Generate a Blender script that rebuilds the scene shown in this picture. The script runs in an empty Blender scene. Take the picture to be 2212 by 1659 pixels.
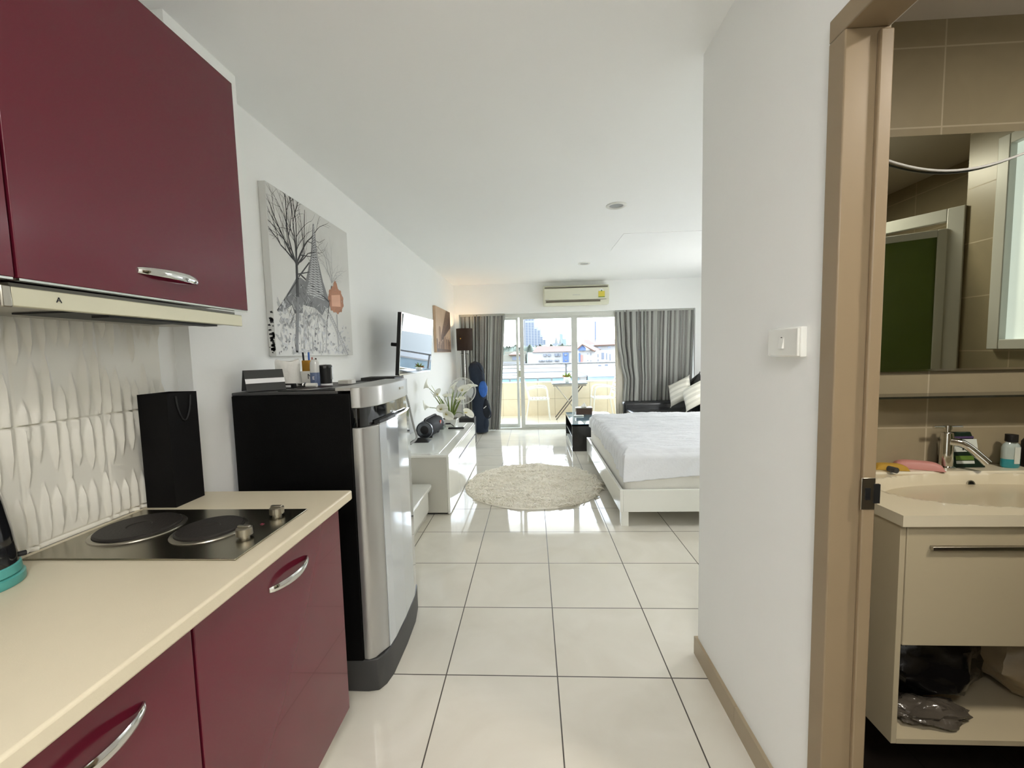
import bpy, math, random
from mathutils import Vector, Matrix, noise
R = math.radians
C = bpy.context.scene.collection
SC = bpy.context.scene

# ------------------------------------------------------------------ camera
cam_d = bpy.data.cameras.new('camera'); cam = bpy.data.objects.new('camera', cam_d); C.objects.link(cam)
cam_d.sensor_fit = 'HORIZONTAL'; cam_d.sensor_width = 36.0
cam_d.lens = 899.2 / 2212 * 36.0
cam_d.clip_start = 0.02; cam_d.clip_end = 6000
def cam_matrix(yaw, pitch, roll, loc):
    cy, sy = math.cos(yaw), math.sin(yaw)
    f = Vector((-sy, cy, 0)); r = Vector((cy, sy, 0)); u = Vector((0, 0, 1))
    cp, sp = math.cos(pitch), math.sin(pitch)
    f2 = f * cp - u * sp; u2 = u * cp + f * sp
    cr, sr = math.cos(roll), math.sin(roll)
    r3 = r * cr + u2 * sr; u3 = u2 * cr - r * sr
    m = Matrix((r3, u3, -f2)).transposed().to_4x4()
    m.translation = Vector(loc)
    return m
cam.matrix_world = cam_matrix(0.0503829, 0.07536394, -0.0246525, (0, 0, 1.44398))
SC.camera = cam

# ------------------------------------------------------------------ view, world, sun
SC.view_settings.view_transform = 'Standard'
SC.view_settings.look = 'None'
SC.view_settings.gamma = 1.0
SC.view_settings.use_curve_mapping = False
SC.view_settings.exposure = 0.66
SC.cycles.max_bounces = 12
SC.cycles.diffuse_bounces = 8
SC.cycles.glossy_bounces = 5
SC.cycles.transmission_bounces = 6
SC.cycles.transparent_max_bounces = 12
SC.cycles.caustics_reflective = False
SC.cycles.caustics_refractive = False
SC.cycles.sample_clamp_indirect = 12
SC.cycles.use_denoising = True
SKY = 8.5
w = bpy.data.worlds.new('world'); SC.world = w; w.use_nodes = True
nt = w.node_tree; bg = nt.nodes['Background']
tc = nt.nodes.new('ShaderNodeTexCoord'); sep = nt.nodes.new('ShaderNodeSeparateXYZ')
nt.links.new(tc.outputs['Generated'], sep.inputs[0])
cr = nt.nodes.new('ShaderNodeValToRGB')
cr.color_ramp.elements[0].position = 0.0; cr.color_ramp.elements[0].color = (0.92, 0.96, 1.0, 1)
cr.color_ramp.elements[1].position = 0.6; cr.color_ramp.elements[1].color = (0.66, 0.82, 1.0, 1)
nt.links.new(sep.outputs['Z'], cr.inputs[0]); nt.links.new(cr.outputs[0], bg.inputs['Color'])
bg.inputs['Strength'].default_value = SKY
sun_d = bpy.data.lights.new('sun', 'SUN'); sun_d.energy = 1.5; sun_d.angle = R(1.0); sun_d.color = (1, .95, .86)
sun = bpy.data.objects.new('sun', sun_d); C.objects.link(sun)
sun.location = (0, -20, 40); sun.rotation_euler = (R(38), 0, R(-25))
# portal in the balcony opening: only guides the sampling of the sky
pd = bpy.data.lights.new('sky_portal', 'AREA'); pd.shape = 'RECTANGLE'; pd.size = 4.2; pd.size_y = 2.1
pd.cycles.is_portal = True
po = bpy.data.objects.new('sky_portal', pd); C.objects.link(po); po.location = (.8, 7.96, 1.08); po.rotation_euler = (R(-90), 0, 0)

# fill lights added out of view to brighten the hallway, bedroom and bathroom
def fill_light(name, loc, r, e, col):
    d = bpy.data.lights.new(name, 'AREA'); d.shape = 'DISK'; d.size = 2 * r; d.energy = e; d.color = col
    o = bpy.data.objects.new(name, d); C.objects.link(o); o.location = loc
    return o
fill_light('hall_fill_light', (.15, -.6, 2.60), .30, 23, (1, .975, .955))
fill_light('bedroom_fill_light', (2.55, 2.95, 2.60), .40, 14, (1, 1, 1))
fill_light('bathroom_fill_light', (1.75, .45, 2.60), .12, 20, (1, .92, .8))

# ------------------------------------------------------------------ materials
def lin(h):
    if isinstance(h, (tuple, list)):
        c = [v / 255 for v in h]
    else:
        h = h.lstrip('#'); c = [int(h[i:i + 2], 16) / 255 for i in (0, 2, 4)]
    return tuple(((v / 12.92) if v <= .04045 else ((v + .055) / 1.055) ** 2.4) for v in c) + (1,)
MATS = {}
def mat(name, col, rough=.5, metal=0., coat=0., trans=0., ior=1.45, emit=None, es=0., var=0., vscale=6., bump=0., bscale=60., spec=None, coat_rough=.05, sheen=0., alpha=1.):
    if name in MATS: return MATS[name]
    m = bpy.data.materials.new(name); m.use_nodes = True; n = m.node_tree; b = n.nodes['Principled BSDF']
    c = lin(col) if not (isinstance(col, tuple) and max(col) <= 1.0) else tuple(col[:3]) + (1,)
    b.inputs['Base Color'].default_value = c
    b.inputs['Roughness'].default_value = rough; b.inputs['Metallic'].default_value = metal
    b.inputs['Coat Weight'].default_value = coat; b.inputs['Coat Roughness'].default_value = coat_rough
    b.inputs['Transmission Weight'].default_value = trans; b.inputs['IOR'].default_value = ior
    b.inputs['Sheen Weight'].default_value = sheen; b.inputs['Alpha'].default_value = alpha
    if spec is not None: b.inputs['Specular IOR Level'].default_value = spec
    if emit is not None:
        b.inputs['Emission Color'].default_value = lin(emit); b.inputs['Emission Strength'].default_value = es
    t = n.nodes.new('ShaderNodeTexCoord')
    # every material carries a procedural variation
    nz = n.nodes.new('ShaderNodeTexNoise'); nz.inputs['Scale'].default_value = vscale; nz.inputs['Detail'].default_value = 3
    n.links.new(t.outputs['Object'], nz.inputs['Vector'])
    mx = n.nodes.new('ShaderNodeMix'); mx.data_type = 'RGBA'; mx.blend_type = 'MIX'
    v = var if var else .015
    mx.inputs['A'].default_value = tuple(x * (1 - v) for x in c[:3]) + (1,)
    mx.inputs['B'].default_value = tuple(min(1, x * (1 + v)) for x in c[:3]) + (1,)
    n.links.new(nz.outputs['Fac'], mx.inputs['Factor']); n.links.new(mx.outputs['Result'], b.inputs['Base Color'])
    if bump:
        n2 = n.nodes.new('ShaderNodeTexNoise'); n2.inputs['Scale'].default_value = bscale; n2.inputs['Detail'].default_value = 4
        n.links.new(t.outputs['Object'], n2.inputs['Vector'])
        bp = n.nodes.new('ShaderNodeBump'); bp.inputs['Strength'].default_value = bump; bp.inputs['Distance'].default_value = .01
        n.links.new(n2.outputs['Fac'], bp.inputs['Height']); n.links.new(bp.outputs['Normal'], b.inputs['Normal'])
    MATS[name] = m
    return m
def tile_mat(name, c1, c2, grout, bw, bh, off, axes='xy', mort=.003, rough=.06, var_scale=3., spec=.5, coat=0., bump=.0, gr=.5):
    m = bpy.data.materials.new(name); m.use_nodes = True; n = m.node_tree; b = n.nodes['Principled BSDF']
    t = n.nodes.new('ShaderNodeTexCoord'); s = n.nodes.new('ShaderNodeSeparateXYZ'); cb = n.nodes.new('ShaderNodeCombineXYZ')
    n.links.new(t.outputs['Object'], s.inputs[0])
    ax = {'x': 'X', 'y': 'Y', 'z': 'Z'}
    for k, a in enumerate(axes):
        ad = n.nodes.new('ShaderNodeMath'); ad.operation = 'ADD'; ad.inputs[1].default_value = -off[k] + 40 * (bw if k == 0 else bh)
        n.links.new(s.outputs[ax[a]], ad.inputs[0]); n.links.new(ad.outputs[0], cb.inputs[k])
    br = n.nodes.new('ShaderNodeTexBrick'); br.offset = 0; br.squash = 1
    br.inputs['Scale'].default_value = 1; br.inputs['Brick Width'].default_value = bw; br.inputs['Row Height'].default_value = bh
    br.inputs['Mortar Size'].default_value = mort; br.inputs['Mortar Smooth'].default_value = .05
    br.inputs['Color1'].default_value = (0, 0, 0, 1); br.inputs['Color2'].default_value = (1, 1, 1, 1); br.inputs['Mortar'].default_value = (.5, .5, .5, 1)
    n.links.new(cb.outputs[0], br.inputs['Vector'])
    nz = n.nodes.new('ShaderNodeTexNoise'); nz.inputs['Scale'].default_value = var_scale; nz.inputs['Detail'].default_value = 7; nz.inputs['Distortion'].default_value = 1.2
    ofs = n.nodes.new('ShaderNodeVectorMath'); ofs.operation = 'MULTIPLY_ADD'; ofs.inputs[1].default_value = (5, 5, 5)
    n.links.new(br.outputs['Color'], ofs.inputs[0]); n.links.new(t.outputs['Object'], ofs.inputs[2]); n.links.new(ofs.outputs[0], nz.inputs['Vector'])
    mx = n.nodes.new('ShaderNodeMix'); mx.data_type = 'RGBA'
    mx.inputs['A'].default_value = lin(c1); mx.inputs['B'].default_value = lin(c2); n.links.new(nz.outputs['Fac'], mx.inputs['Factor'])
    m2 = n.nodes.new('ShaderNodeMix'); m2.data_type = 'RGBA'; m2.inputs['B'].default_value = lin(grout)
    n.links.new(mx.outputs['Result'], m2.inputs['A']); n.links.new(br.outputs['Fac'], m2.inputs['Factor'])
    n.links.new(m2.outputs['Result'], b.inputs['Base Color'])
    mr = n.nodes.new('ShaderNodeMapRange'); mr.inputs['To Min'].default_value = rough; mr.inputs['To Max'].default_value = gr
    n.links.new(br.outputs['Fac'], mr.inputs['Value']); n.links.new(mr.outputs[0], b.inputs['Roughness'])
    b.inputs['Specular IOR Level'].default_value = spec; b.inputs['Coat Weight'].default_value = coat; b.inputs['Coat Roughness'].default_value = .03
    bp = n.nodes.new('ShaderNodeBump'); bp.invert = True; bp.inputs['Strength'].default_value = .4; bp.inputs['Distance'].default_value = .002
    n.links.new(br.outputs['Fac'], bp.inputs['Height']); n.links.new(bp.outputs['Normal'], b.inputs['Normal'])
    return m
def curtain_mat():
    m = bpy.data.materials.new('curtain_cloth'); m.use_nodes = True; n = m.node_tree; b = n.nodes['Principled BSDF']
    uv = n.nodes.new('ShaderNodeUVMap'); s = n.nodes.new('ShaderNodeSeparateXYZ'); n.links.new(uv.outputs[0], s.inputs[0])
    def mth(op, a, bb=None):
        q = n.nodes.new('ShaderNodeMath'); q.operation = op
        if hasattr(a, 'links'): n.links.new(a, q.inputs[0])
        else: q.inputs[0].default_value = a
        if bb is not None:
            if hasattr(bb, 'links'): n.links.new(bb, q.inputs[1])
            else: q.inputs[1].default_value = bb
        return q.outputs[0]
    fr = mth('FRACT', mth('MULTIPLY', s.outputs['X'], 1 / .11))
    band = mth('GREATER_THAN', fr, .5)
    dots = mth('GREATER_THAN', mth('FRACT', mth('MULTIPLY', s.outputs['Y'], 1 / .028)), .55)
    dx = mth('LESS_THAN', mth('ABSOLUTE', mth('SUBTRACT', fr, .75)), .09)
    d = mth('MULTIPLY', dots, dx)
    mx = n.nodes.new('ShaderNodeMix'); mx.data_type = 'RGBA'; mx.inputs['A'].default_value = lin('#a8aaa4'); mx.inputs['B'].default_value = lin('#8b8a86')
    n.links.new(band, mx.inputs['Factor'])
    m2 = n.nodes.new('ShaderNodeMix'); m2.data_type = 'RGBA'; m2.inputs['B'].default_value = lin('#6f6a66')
    n.links.new(mx.outputs['Result'], m2.inputs['A']); n.links.new(d, m2.inputs['Factor'])
    n.links.new(m2.outputs['Result'], b.inputs['Base Color']); b.inputs['Roughness'].default_value = .6; b.inputs['Sheen Weight'].default_value = .2
    return m
WALLC = (240, 241, 239)
M = dict(
    wall=mat('wall_paint', WALLC, .65, var=.02, vscale=1.5, bump=.05, bscale=40),
    ceil=mat('ceiling_paint', (241, 242, 241), .8, var=.015, vscale=1.2),
    floor=tile_mat('floor_tile', '#cdc7b8', '#e2ded3', '#4c463d', .5, .5, (-.418, 3.258), 'xy', .0028, .045, 2.6, spec=.42),
    bfloor=tile_mat('balcony_tile', '#d8ccb4', '#e2d8c4', '#a29478', .4, .4, (.1, 9.0), 'xy', .004, .3, 4),
    bpar=tile_mat('parapet_tile', '#d4c8ae', '#e0d6c0', '#a39679', .4, .4, (.1, .36), 'xz', .004, .3, 4),
    bath=tile_mat('bathroom_tile', '#8b8069', '#a09479', '#b3a78f', .6, .2925, (1.59, 1.10), 'xz', .003, .35, 5),
    bathx=tile_mat('bathroom_tile_side', '#8b8069', '#a09479', '#b3a78f', .6, .2925, (1.25, 1.10), 'yz', .003, .35, 5),
    bathfl=tile_mat('bathroom_floor_tile', '#231e1a', '#302822', '#181410', .3, .3, (1, 1), 'xy', .003, .4, 5),
    splash=mat('splashback_glaze', '#dad7cc', .38, spec=.5, var=.03, vscale=4),
    red=mat('burgundy_gloss', '#5e1828', .16, spec=.5, coat=.25, var=.04, vscale=3, coat_rough=.03),
    redd=mat('burgundy_carcass', '#4a1520', .4, var=.05),
    counter=mat('counter_laminate', '#cdc3ab', .42, var=.02, vscale=20, bump=.04, bscale=300),
    white=mat('white_lacquer', '#e6e6df', .12, spec=.5, coat=.3, var=.01),
    whitem=mat('white_matt', '#dddcd4', .5, var=.02),
    grey_side=mat('stand_side', '#c4c2b8', .45, var=.02),
    chrome=mat('chrome', '#d8d8d4', .09, 1., var=.02),
    steel=mat('brushed_steel', '#a7a296', .28, 1., var=.06, vscale=12),
    steel_d=mat('hob_steel', '#97917f', .24, 1., var=.12, vscale=9),
    silver=mat('silver_paint', '#b3b3b1', .3, .75, var=.02),
    silverg=mat('silver_gloss_door', '#c5cacf', .07, .35, coat=.8, var=.01),
    black=mat('black_matt', '#121212', .55, var=.1),
    blackp=mat('black_paper', '#0c0b0b', .7, spec=.2, var=.15, bump=.1, bscale=30),
    blackg=mat('black_gloss', '#0b0c0d', .06, coat=.5, var=.05),
    fridge=mat('fridge_side', '#040404', .6, spec=.15, var=.1, bump=.08, bscale=400),
    plastic_d=mat('dark_plastic', '#3a3a3a', .45, var=.05),
    iron=mat('cast_iron', '#26221f', .55, .2, var=.2, vscale=30, bump=.1, bscale=200),
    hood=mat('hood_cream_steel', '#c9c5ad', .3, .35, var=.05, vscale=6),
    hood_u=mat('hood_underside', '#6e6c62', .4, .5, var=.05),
    frame=mat('door_frame_paint', '#8f7d63', .4, var=.05, vscale=5, bump=.05, bscale=20),
    base=mat('skirting_tile', '#a4957c', .3, var=.05, vscale=5),
    alu=mat('white_aluminium', '#d2d3cd', .35, var=.02),
    teal=mat('teal_plastic', '#4f9a94', .35, var=.03),
    kglass=mat('kettle_dark', '#161719', .08, coat=.5, var=.05),
    paper=mat('white_paper', '#e9e7e0', .7, var=.03, bump=.5, bscale=30),
    glass=mat('clear_glass', (1., 1., 1.), .0, trans=1., ior=1.45),
    green=mat('leaf_green', '#6d7f3a', .45, var=.35, vscale=25),
    greenp=mat('leaf_pale', '#b6bf86', .45, var=.2, vscale=25),
    petal=mat('white_petal', '#eeeee2', .5, var=.03),
    spadix=mat('yellow_spadix', '#d2c25a', .6, var=.1),
    ceramic=mat('white_ceramic', '#e8e8e2', .12, coat=.3, var=.01),
    sheet=mat('white_sheet', '#e4e6ea', .85, var=.02, bump=.15, bscale=60),
    mattress=mat('mattress_cloth', '#dedcd4', .85, var=.02, bump=.1, bscale=150),
    wool=mat('cream_wool', '#f5eee0', .95, var=.12, vscale=40, bump=.4, bscale=120, sheen=.1),
    leather=mat('black_leather', '#17181a', .25, coat=.3, var=.1, bump=.25, bscale=90, coat_rough=.2),
    cushion=mat('cushion_cream', '#d9d6ca', .7, var=.06, bump=.2, bscale=60),
    cushions=mat('cushion_satin', '#c4c1b5', .5, var=.06, bump=.1, bscale=60),
    brownl=mat('brown_leatherette', '#4a3428', .4, var=.15),
    wood_d=mat('black_wood', '#191715', .25, coat=.3, var=.15),
    tglass=mat('table_glass', '#5c8191', .02, coat=1., var=.02),
    shade=mat('brown_shade', '#35241a', .8, var=.08, vscale=60),
    gold=mat('brass', '#d9a24a', .15, 1.),
    navy=mat('navy_fabric', '#1b2739', .7, var=.15, vscale=10, bump=.3, bscale=60),
    navyd=mat('dark_navy_fabric', '#10151f', .7, var=.15),
    blue=mat('blue_nylon', '#2c62b4', .45, var=.2, vscale=20, bump=.4, bscale=40),
    fanw=mat('fan_white', '#dcdcd6', .35, var=.02),
    cream=mat('ac_plastic', '#d9d8c4', .35, var=.02),
    creamd=mat('ac_shadow', '#6d6455', .6, var=.1),
    yellow=mat('label_yellow', '#d2c24c', .5, var=.08),
    green_l=mat('label_green', '#6a8a4a', .5),
    orange=mat('orange_badge', '#e0502a', .4),
    whitep=mat('white_print', '#e8e8e8', .5),
    grey_f=mat('grey_felt', '#3d3e3c', .7, var=.1),
    canvas=mat('canvas_print_ground', '#d3d3cf', .45, var=.05, vscale=5),
    ink=mat('print_black', '#2f2f31', .5, var=.3, vscale=15),
    ink2=mat('print_grey', '#77787a', .5, var=.25, vscale=20),
    ink3=mat('print_pale_grey', '#a9aaab', .5, var=.15, vscale=20),
    copper=mat('print_copper', '#b07a5c', .5, var=.2, vscale=40),
    sepia=mat('sepia_ground', '#c3a68a', .5, var=.2, vscale=4),
    sepiad=mat('sepia_dark', '#5f4636', .5, var=.2, vscale=20),
    sepiam=mat('sepia_mid', '#9c7c62', .5, var=.2, vscale=20),
    sheer=mat('sheer_cloth', '#d8d2c4', .8, var=.03, bump=.2, bscale=120),
    curtain=curtain_mat(),
    mirror=mat('mirror_silver', '#c9cdc0', .01, 1.),
    pink=mat('pink_plastic', '#b98078', .5, var=.06),
    yel=mat('yellow_sponge', '#a8842e', .8, var=.15, vscale=60),
    tealw=mat('teal_liquid', '#2b8c98', .1, coat=.3),
    bottle=mat('bottle_clear', '#a8b4b0', .1, coat=.3, var=.1),
    pack=mat('pack_dark_green', '#16291f', .2, coat=.3, var=.1),
    packw=mat('pack_white', '#c9cfc9', .3, var=.05),
    packg=mat('pack_leaf', '#5c7a34', .3, var=.1),
    purple=mat('pack_purple', '#4a3a5c', .3, var=.1),
    bin=mat('black_bag', '#0c0b0c', .25, var=.2, bump=.6, bscale=12),
    clearbag=mat('clear_bag', '#4a443c', .15, var=.2, vscale=14, bump=.7, bscale=18),
    frosted=mat('frosted_pane', '#dfe6e6', .4, emit='#dfe8e6', es=.7, var=.05),
    greeng=mat('green_glass', '#62743c', .12, coat=.3, var=.1),
    vanity=mat('vanity_cream', '#b3a78c', .3, coat=.2, var=.02),
    basin=mat('basin_white', '#cfc6ae', .2, coat=.3, var=.02),
    bceil=mat('bathroom_ceiling', '#cfc6bc', .8, var=.02),
    b_white=mat('facade_white', (.17, .168, .163), .8, var=.05, vscale=.3),
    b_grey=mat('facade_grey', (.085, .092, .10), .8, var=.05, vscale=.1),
    b_glass=mat('facade_glass', (.04, .05, .07), .4, var=.2, vscale=.3),
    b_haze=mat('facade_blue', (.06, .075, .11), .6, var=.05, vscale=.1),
    b_tile=mat('roof_tile', (.060, .031, .019), .8, var=.1, vscale=.6),
    b_dark=mat('roof_dark', (.075, .08, .075), .8, var=.2, vscale=.4),
    b_roof=mat('flat_roof', (.105, .103, .10), .8, var=.12, vscale=.4),
    b_blue=mat('facade_cobalt', (.035, .06, .13), .7, var=.05),
    b_red=mat('facade_red', (.27, .075, .06), .7, var=.05),
    b_beige=mat('facade_beige', (.09, .086, .066), .8, var=.06),
    b_teal=mat('annex_glass', (.05, .085, .095), .3, var=.15, vscale=.5),
    b_weather=mat('weathered_blue_wall', (.075, .105, .125), .8, var=.5, vscale=1.2),
    ground=mat('city_ground', (.1, .1, .09), .9, var=.2, vscale=.05),
    lens=mat('lamp_lens', '#8b8d8b', .3, var=.05),
)

# ------------------------------------------------------------------ mesh helpers
class B:
    def __init__(s): s.v = []; s.f = []; s.m = []; s.uv = None; s.sm = []
    def add(s, vs, fs, m=0, smooth=False):
        o = len(s.v); s.v += [tuple(x) for x in vs]
        for f in fs: s.f.append([i + o for i in f]); s.m.append(m); s.sm.append(smooth)
        return s
    def box(s, x0, y0, z0, x1, y1, z1, m=0):
        x0, x1 = min(x0, x1), max(x0, x1); y0, y1 = min(y0, y1), max(y0, y1); z0, z1 = min(z0, z1), max(z0, z1)
        return s.add([(x0, y0, z0), (x1, y0, z0), (x1, y1, z0), (x0, y1, z0), (x0, y0, z1), (x1, y0, z1), (x1, y1, z1), (x0, y1, z1)],
                     [(0, 3, 2, 1), (4, 5, 6, 7), (0, 1, 5, 4), (1, 2, 6, 5), (2, 3, 7, 6), (3, 0, 4, 7)], m)
    def prism(s, poly, a, b, axis='z', m=0):
        a2 = sum(poly[i][0] * poly[(i + 1) % len(poly)][1] - poly[(i + 1) % len(poly)][0] * poly[i][1] for i in range(len(poly)))
        flip = (a2 < 0) != (axis == 'y')
        if flip: poly = poly[::-1]
        def P(p, t): return {'z': (p[0], p[1], t), 'y': (p[0], t, p[1]), 'x': (t, p[0], p[1])}[axis]
        n = len(poly); vs = [P(p, a) for p in poly] + [P(p, b) for p in poly]
        fs = [tuple(range(n))[::-1], tuple(range(n, 2 * n))] + [(i, (i + 1) % n, n + (i + 1) % n, n + i) for i in range(n)]
        return s.add(vs, fs, m)
    def quad(s, p, m=0): return s.add(p, [tuple(range(len(p)))], m)
    def tube(s, pts, r, n=10, m=0, cap=True, flat=None):
        pts = [Vector(p) for p in pts]; k = len(pts); rs = r if isinstance(r, (list, tuple)) else [r] * k
        vs = []; up = None
        for i, p in enumerate(pts):
            d = (pts[min(i + 1, k - 1)] - pts[max(i - 1, 0)]).normalized()
            if up is None:
                up = Vector((0, 0, 1)) if abs(d.z) < .9 else Vector((1, 0, 0))
            a = d.cross(up)
            if a.length < 1e-6: a = d.orthogonal()
            a.normalize(); bb = a.cross(d).normalized(); up = bb
            for j in range(n):
                t = 2 * math.pi * j / n
                q = a * math.cos(t) * rs[i] + bb * math.sin(t) * rs[i] * (flat if flat else 1)
                vs.append(p + q)
        fs = [(i * n + j, i * n + (j + 1) % n, (i + 1) * n + (j + 1) % n, (i + 1) * n + j) for i in range(k - 1) for j in range(n)]
        s.add(vs, fs, m, True)
        if cap:
            s.f.append([len(s.v) - k * n + j for j in range(n)][::-1]); s.m.append(m); s.sm.append(False)
            s.f.append([len(s.v) - n + j for j in range(n)]); s.m.append(m); s.sm.append(False)
        return s
    def lathe(s, prof, c=(0, 0, 0), n=24, m=0, axis='z', sx=1, sy=1, cap=True):
        c = Vector(c); vs = []; ma = None
        if isinstance(axis, (tuple, list, Vector)):
            ma = Vector((0, 0, 1)).rotation_difference(Vector(axis).normalized()).to_matrix()
        for r, z in prof:
            for j in range(n):
                t = 2 * math.pi * j / n; q = Vector((r * math.cos(t) * sx, r * math.sin(t) * sy, z))
                if ma is not None: q = ma @ q
                vs.append(c + q)
        k = len(prof)
        fs = [(i * n + j, i * n + (j + 1) % n, (i + 1) * n + (j + 1) % n, (i + 1) * n + j) for i in range(k - 1) for j in range(n)]
        s.add(vs, fs, m, True)
        if cap:
            if prof[0][0] > 1e-5: s.f.append([len(s.v) - k * n + j for j in range(n)][::-1]); s.m.append(m); s.sm.append(False)
            if prof[-1][0] > 1e-5: s.f.append([len(s.v) - n + j for j in range(n)]); s.m.append(m); s.sm.append(False)
        return s
    def grid(s, nu, nv, fn, m=0, uvf=None, smooth=True, mf=None):
        o = len(s.v); vs = [fn(i / nu, j / nv) for j in range(nv + 1) for i in range(nu + 1)]
        s.v += [tuple(x) for x in vs]
        if uvf and s.uv is None: s.uv = {}
        for j in range(nv):
            for i in range(nu):
                a = o + j * (nu + 1) + i
                s.f.append([a, a + 1, a + nu + 2, a + nu + 1]); s.m.append(mf((i + .5) / nu, (j + .5) / nv) if mf else m); s.sm.append(smooth)
        if uvf:
            for j in range(nv + 1):
                for i in range(nu + 1): s.uv[o + j * (nu + 1) + i] = uvf(i / nu, j / nv)
        return s
ORG = {}
def part(name, b, mats, parent=None, bevel=0., seg=2, local=False, sharp=35, loc=None, kind=None, solid=0.):
    org = Vector((0, 0, 0))
    if parent is not None: org = ORG.get(parent.name, Vector((0, 0, 0)))
    if loc is not None and parent is None: org = Vector(loc)
    me = bpy.data.meshes.new(name)
    vs = b.v if (local or org.length == 0) else [(x - org.x, y - org.y, z - org.z) for x, y, z in b.v]
    me.from_pydata(vs, [], b.f); me.update()
    if not isinstance(mats, (list, tuple)): mats = [mats]
    for m in mats: me.materials.append(m)
    for p, mi, sm in zip(me.polygons, b.m, b.sm): p.material_index = mi; p.use_smooth = sm
    if b.uv:
        ul = me.uv_layers.new(name='UVMap')
        for lp in me.loops:
            if lp.vertex_index in b.uv: ul.data[lp.index].uv = b.uv[lp.vertex_index]
    if any(b.sm): me.set_sharp_from_angle(angle=R(sharp))
    o = bpy.data.objects.new(name, me); C.objects.link(o)
    if parent is not None: o.parent = parent
    elif loc is not None: o.location = loc
    ORG[o.name] = org
    if solid:
        md = o.modifiers.new('solid', 'SOLIDIFY'); md.thickness = solid
    if bevel:
        md = o.modifiers.new('bevel', 'BEVEL'); md.width = bevel; md.segments = seg; md.limit_method = 'ANGLE'; md.angle_limit = R(40)
        for p in me.polygons: p.use_smooth = True
        me.set_sharp_from_angle(angle=R(50))
    if kind: o['kind'] = kind
    return o
def thing(name, label, cat, loc=(0, 0, 0), rot=(0, 0, 0), group=None):
    o = bpy.data.objects.new(name, None); C.objects.link(o); o.location = loc; o.rotation_euler = rot
    o.empty_display_size = .1
    o['label'] = label; o['category'] = cat
    if group: o['group'] = group
    ORG[o.name] = Vector(loc)
    return o
def tag(o, label, cat, group=None, kind=None):
    o['label'] = label; o['category'] = cat
    if group: o['group'] = group
    if kind: o['kind'] = kind
    return o
def struct(name, b, mats, parent=None, **k): return part(name, b, mats, parent, kind='structure' if parent is None else None, **k)
def kids(o): return [c for c in bpy.data.objects if c.parent == o]
def dup(o, loc, rot, label, parent=None):
    c = o.copy(); C.objects.link(c); c.parent = parent
    if parent is None: c.location = loc; c.rotation_euler = rot; c['label'] = label
    for ch in kids(o): dup(ch, None, None, None, c)
    return c
def text(name, body, size, loc, rot, m, parent, ext=.0004, align='CENTER'):
    cu = bpy.data.curves.new(name, 'FONT'); cu.body = body; cu.size = size; cu.extrude = ext; cu.align_x = align; cu.align_y = 'CENTER'
    o = bpy.data.objects.new('tmp', cu); C.objects.link(o); bpy.context.view_layer.update()
    me = bpy.data.meshes.new_from_object(o.evaluated_get(bpy.context.evaluated_depsgraph_get()))
    bpy.data.objects.remove(o); me.name = name; me.materials.clear(); me.materials.append(m)
    o = bpy.data.objects.new(name, me); C.objects.link(o)
    org = ORG.get(parent.name, Vector((0, 0, 0))); o.parent = parent; o.location = Vector(loc) - org; o.rotation_euler = rot
    return o
rnd = random.Random(7)

# ================================================================== THE ROOM
CE = 2.68
struct('floor', B().box(-1.5, -1.3, -.12, 3.1, 7.74, 0), M['floor'])
struct('ceiling', B().box(-1.6, -1.4, CE, 3.3, 7.95, CE + .12), M['ceil'])
b = B().box(-1.6, 1.85, 0, -1.405, 7.95, CE).box(-1.6, -1.4, 0, -1.335, 1.508, CE).box(-1.6, 1.5, 0, -1.275, 1.86, CE)
struct('wall_left', b, M['wall'])
struct('wall_back', B().box(-1.6, -1.4, 0, .88, -1.3, CE), M['wall'])
# wall over the balcony door, its pier and the short wall left of it
b = B().box(-1.405, 7.6, 2.155, 3.0, 7.95, CE).box(2.9, 7.6, 0, 3.1, 7.95, 2.155).box(-1.405, 7.62, 0, -1.33, 7.95, 2.155)
struct('wall_front', b, M['wall'])
struct('wall_right', B().box(3.0, 1.9, 0, 3.12, 7.6, CE), M['wall'])
# partition with the bathroom doorway, and its stretch behind the doorway
b = B().box(.75, 1.1, 0, .87, 1.9, CE).box(.75, .25, 2.2, .87, 1.1, CE).box(.75, -1.4, 0, .87, .25, CE).box(.87, 1.86, 0, 3.12, 1.9, CE)
struct('wall_partition', b, M['wall'])
struct('baseboard_right', B().box(.737, 1.11, 0, .75, 1.52, .085).box(.737, 1.5215, 0, .75, 1.915, .085).box(.75, 1.9, 0, .9, 1.915, .085), M['base'])
struct('trim_1', B().box(1.0, 4.6, CE - .004, 2.2, 5.35, CE), M['ceil'])      # patched ceiling panel

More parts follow.
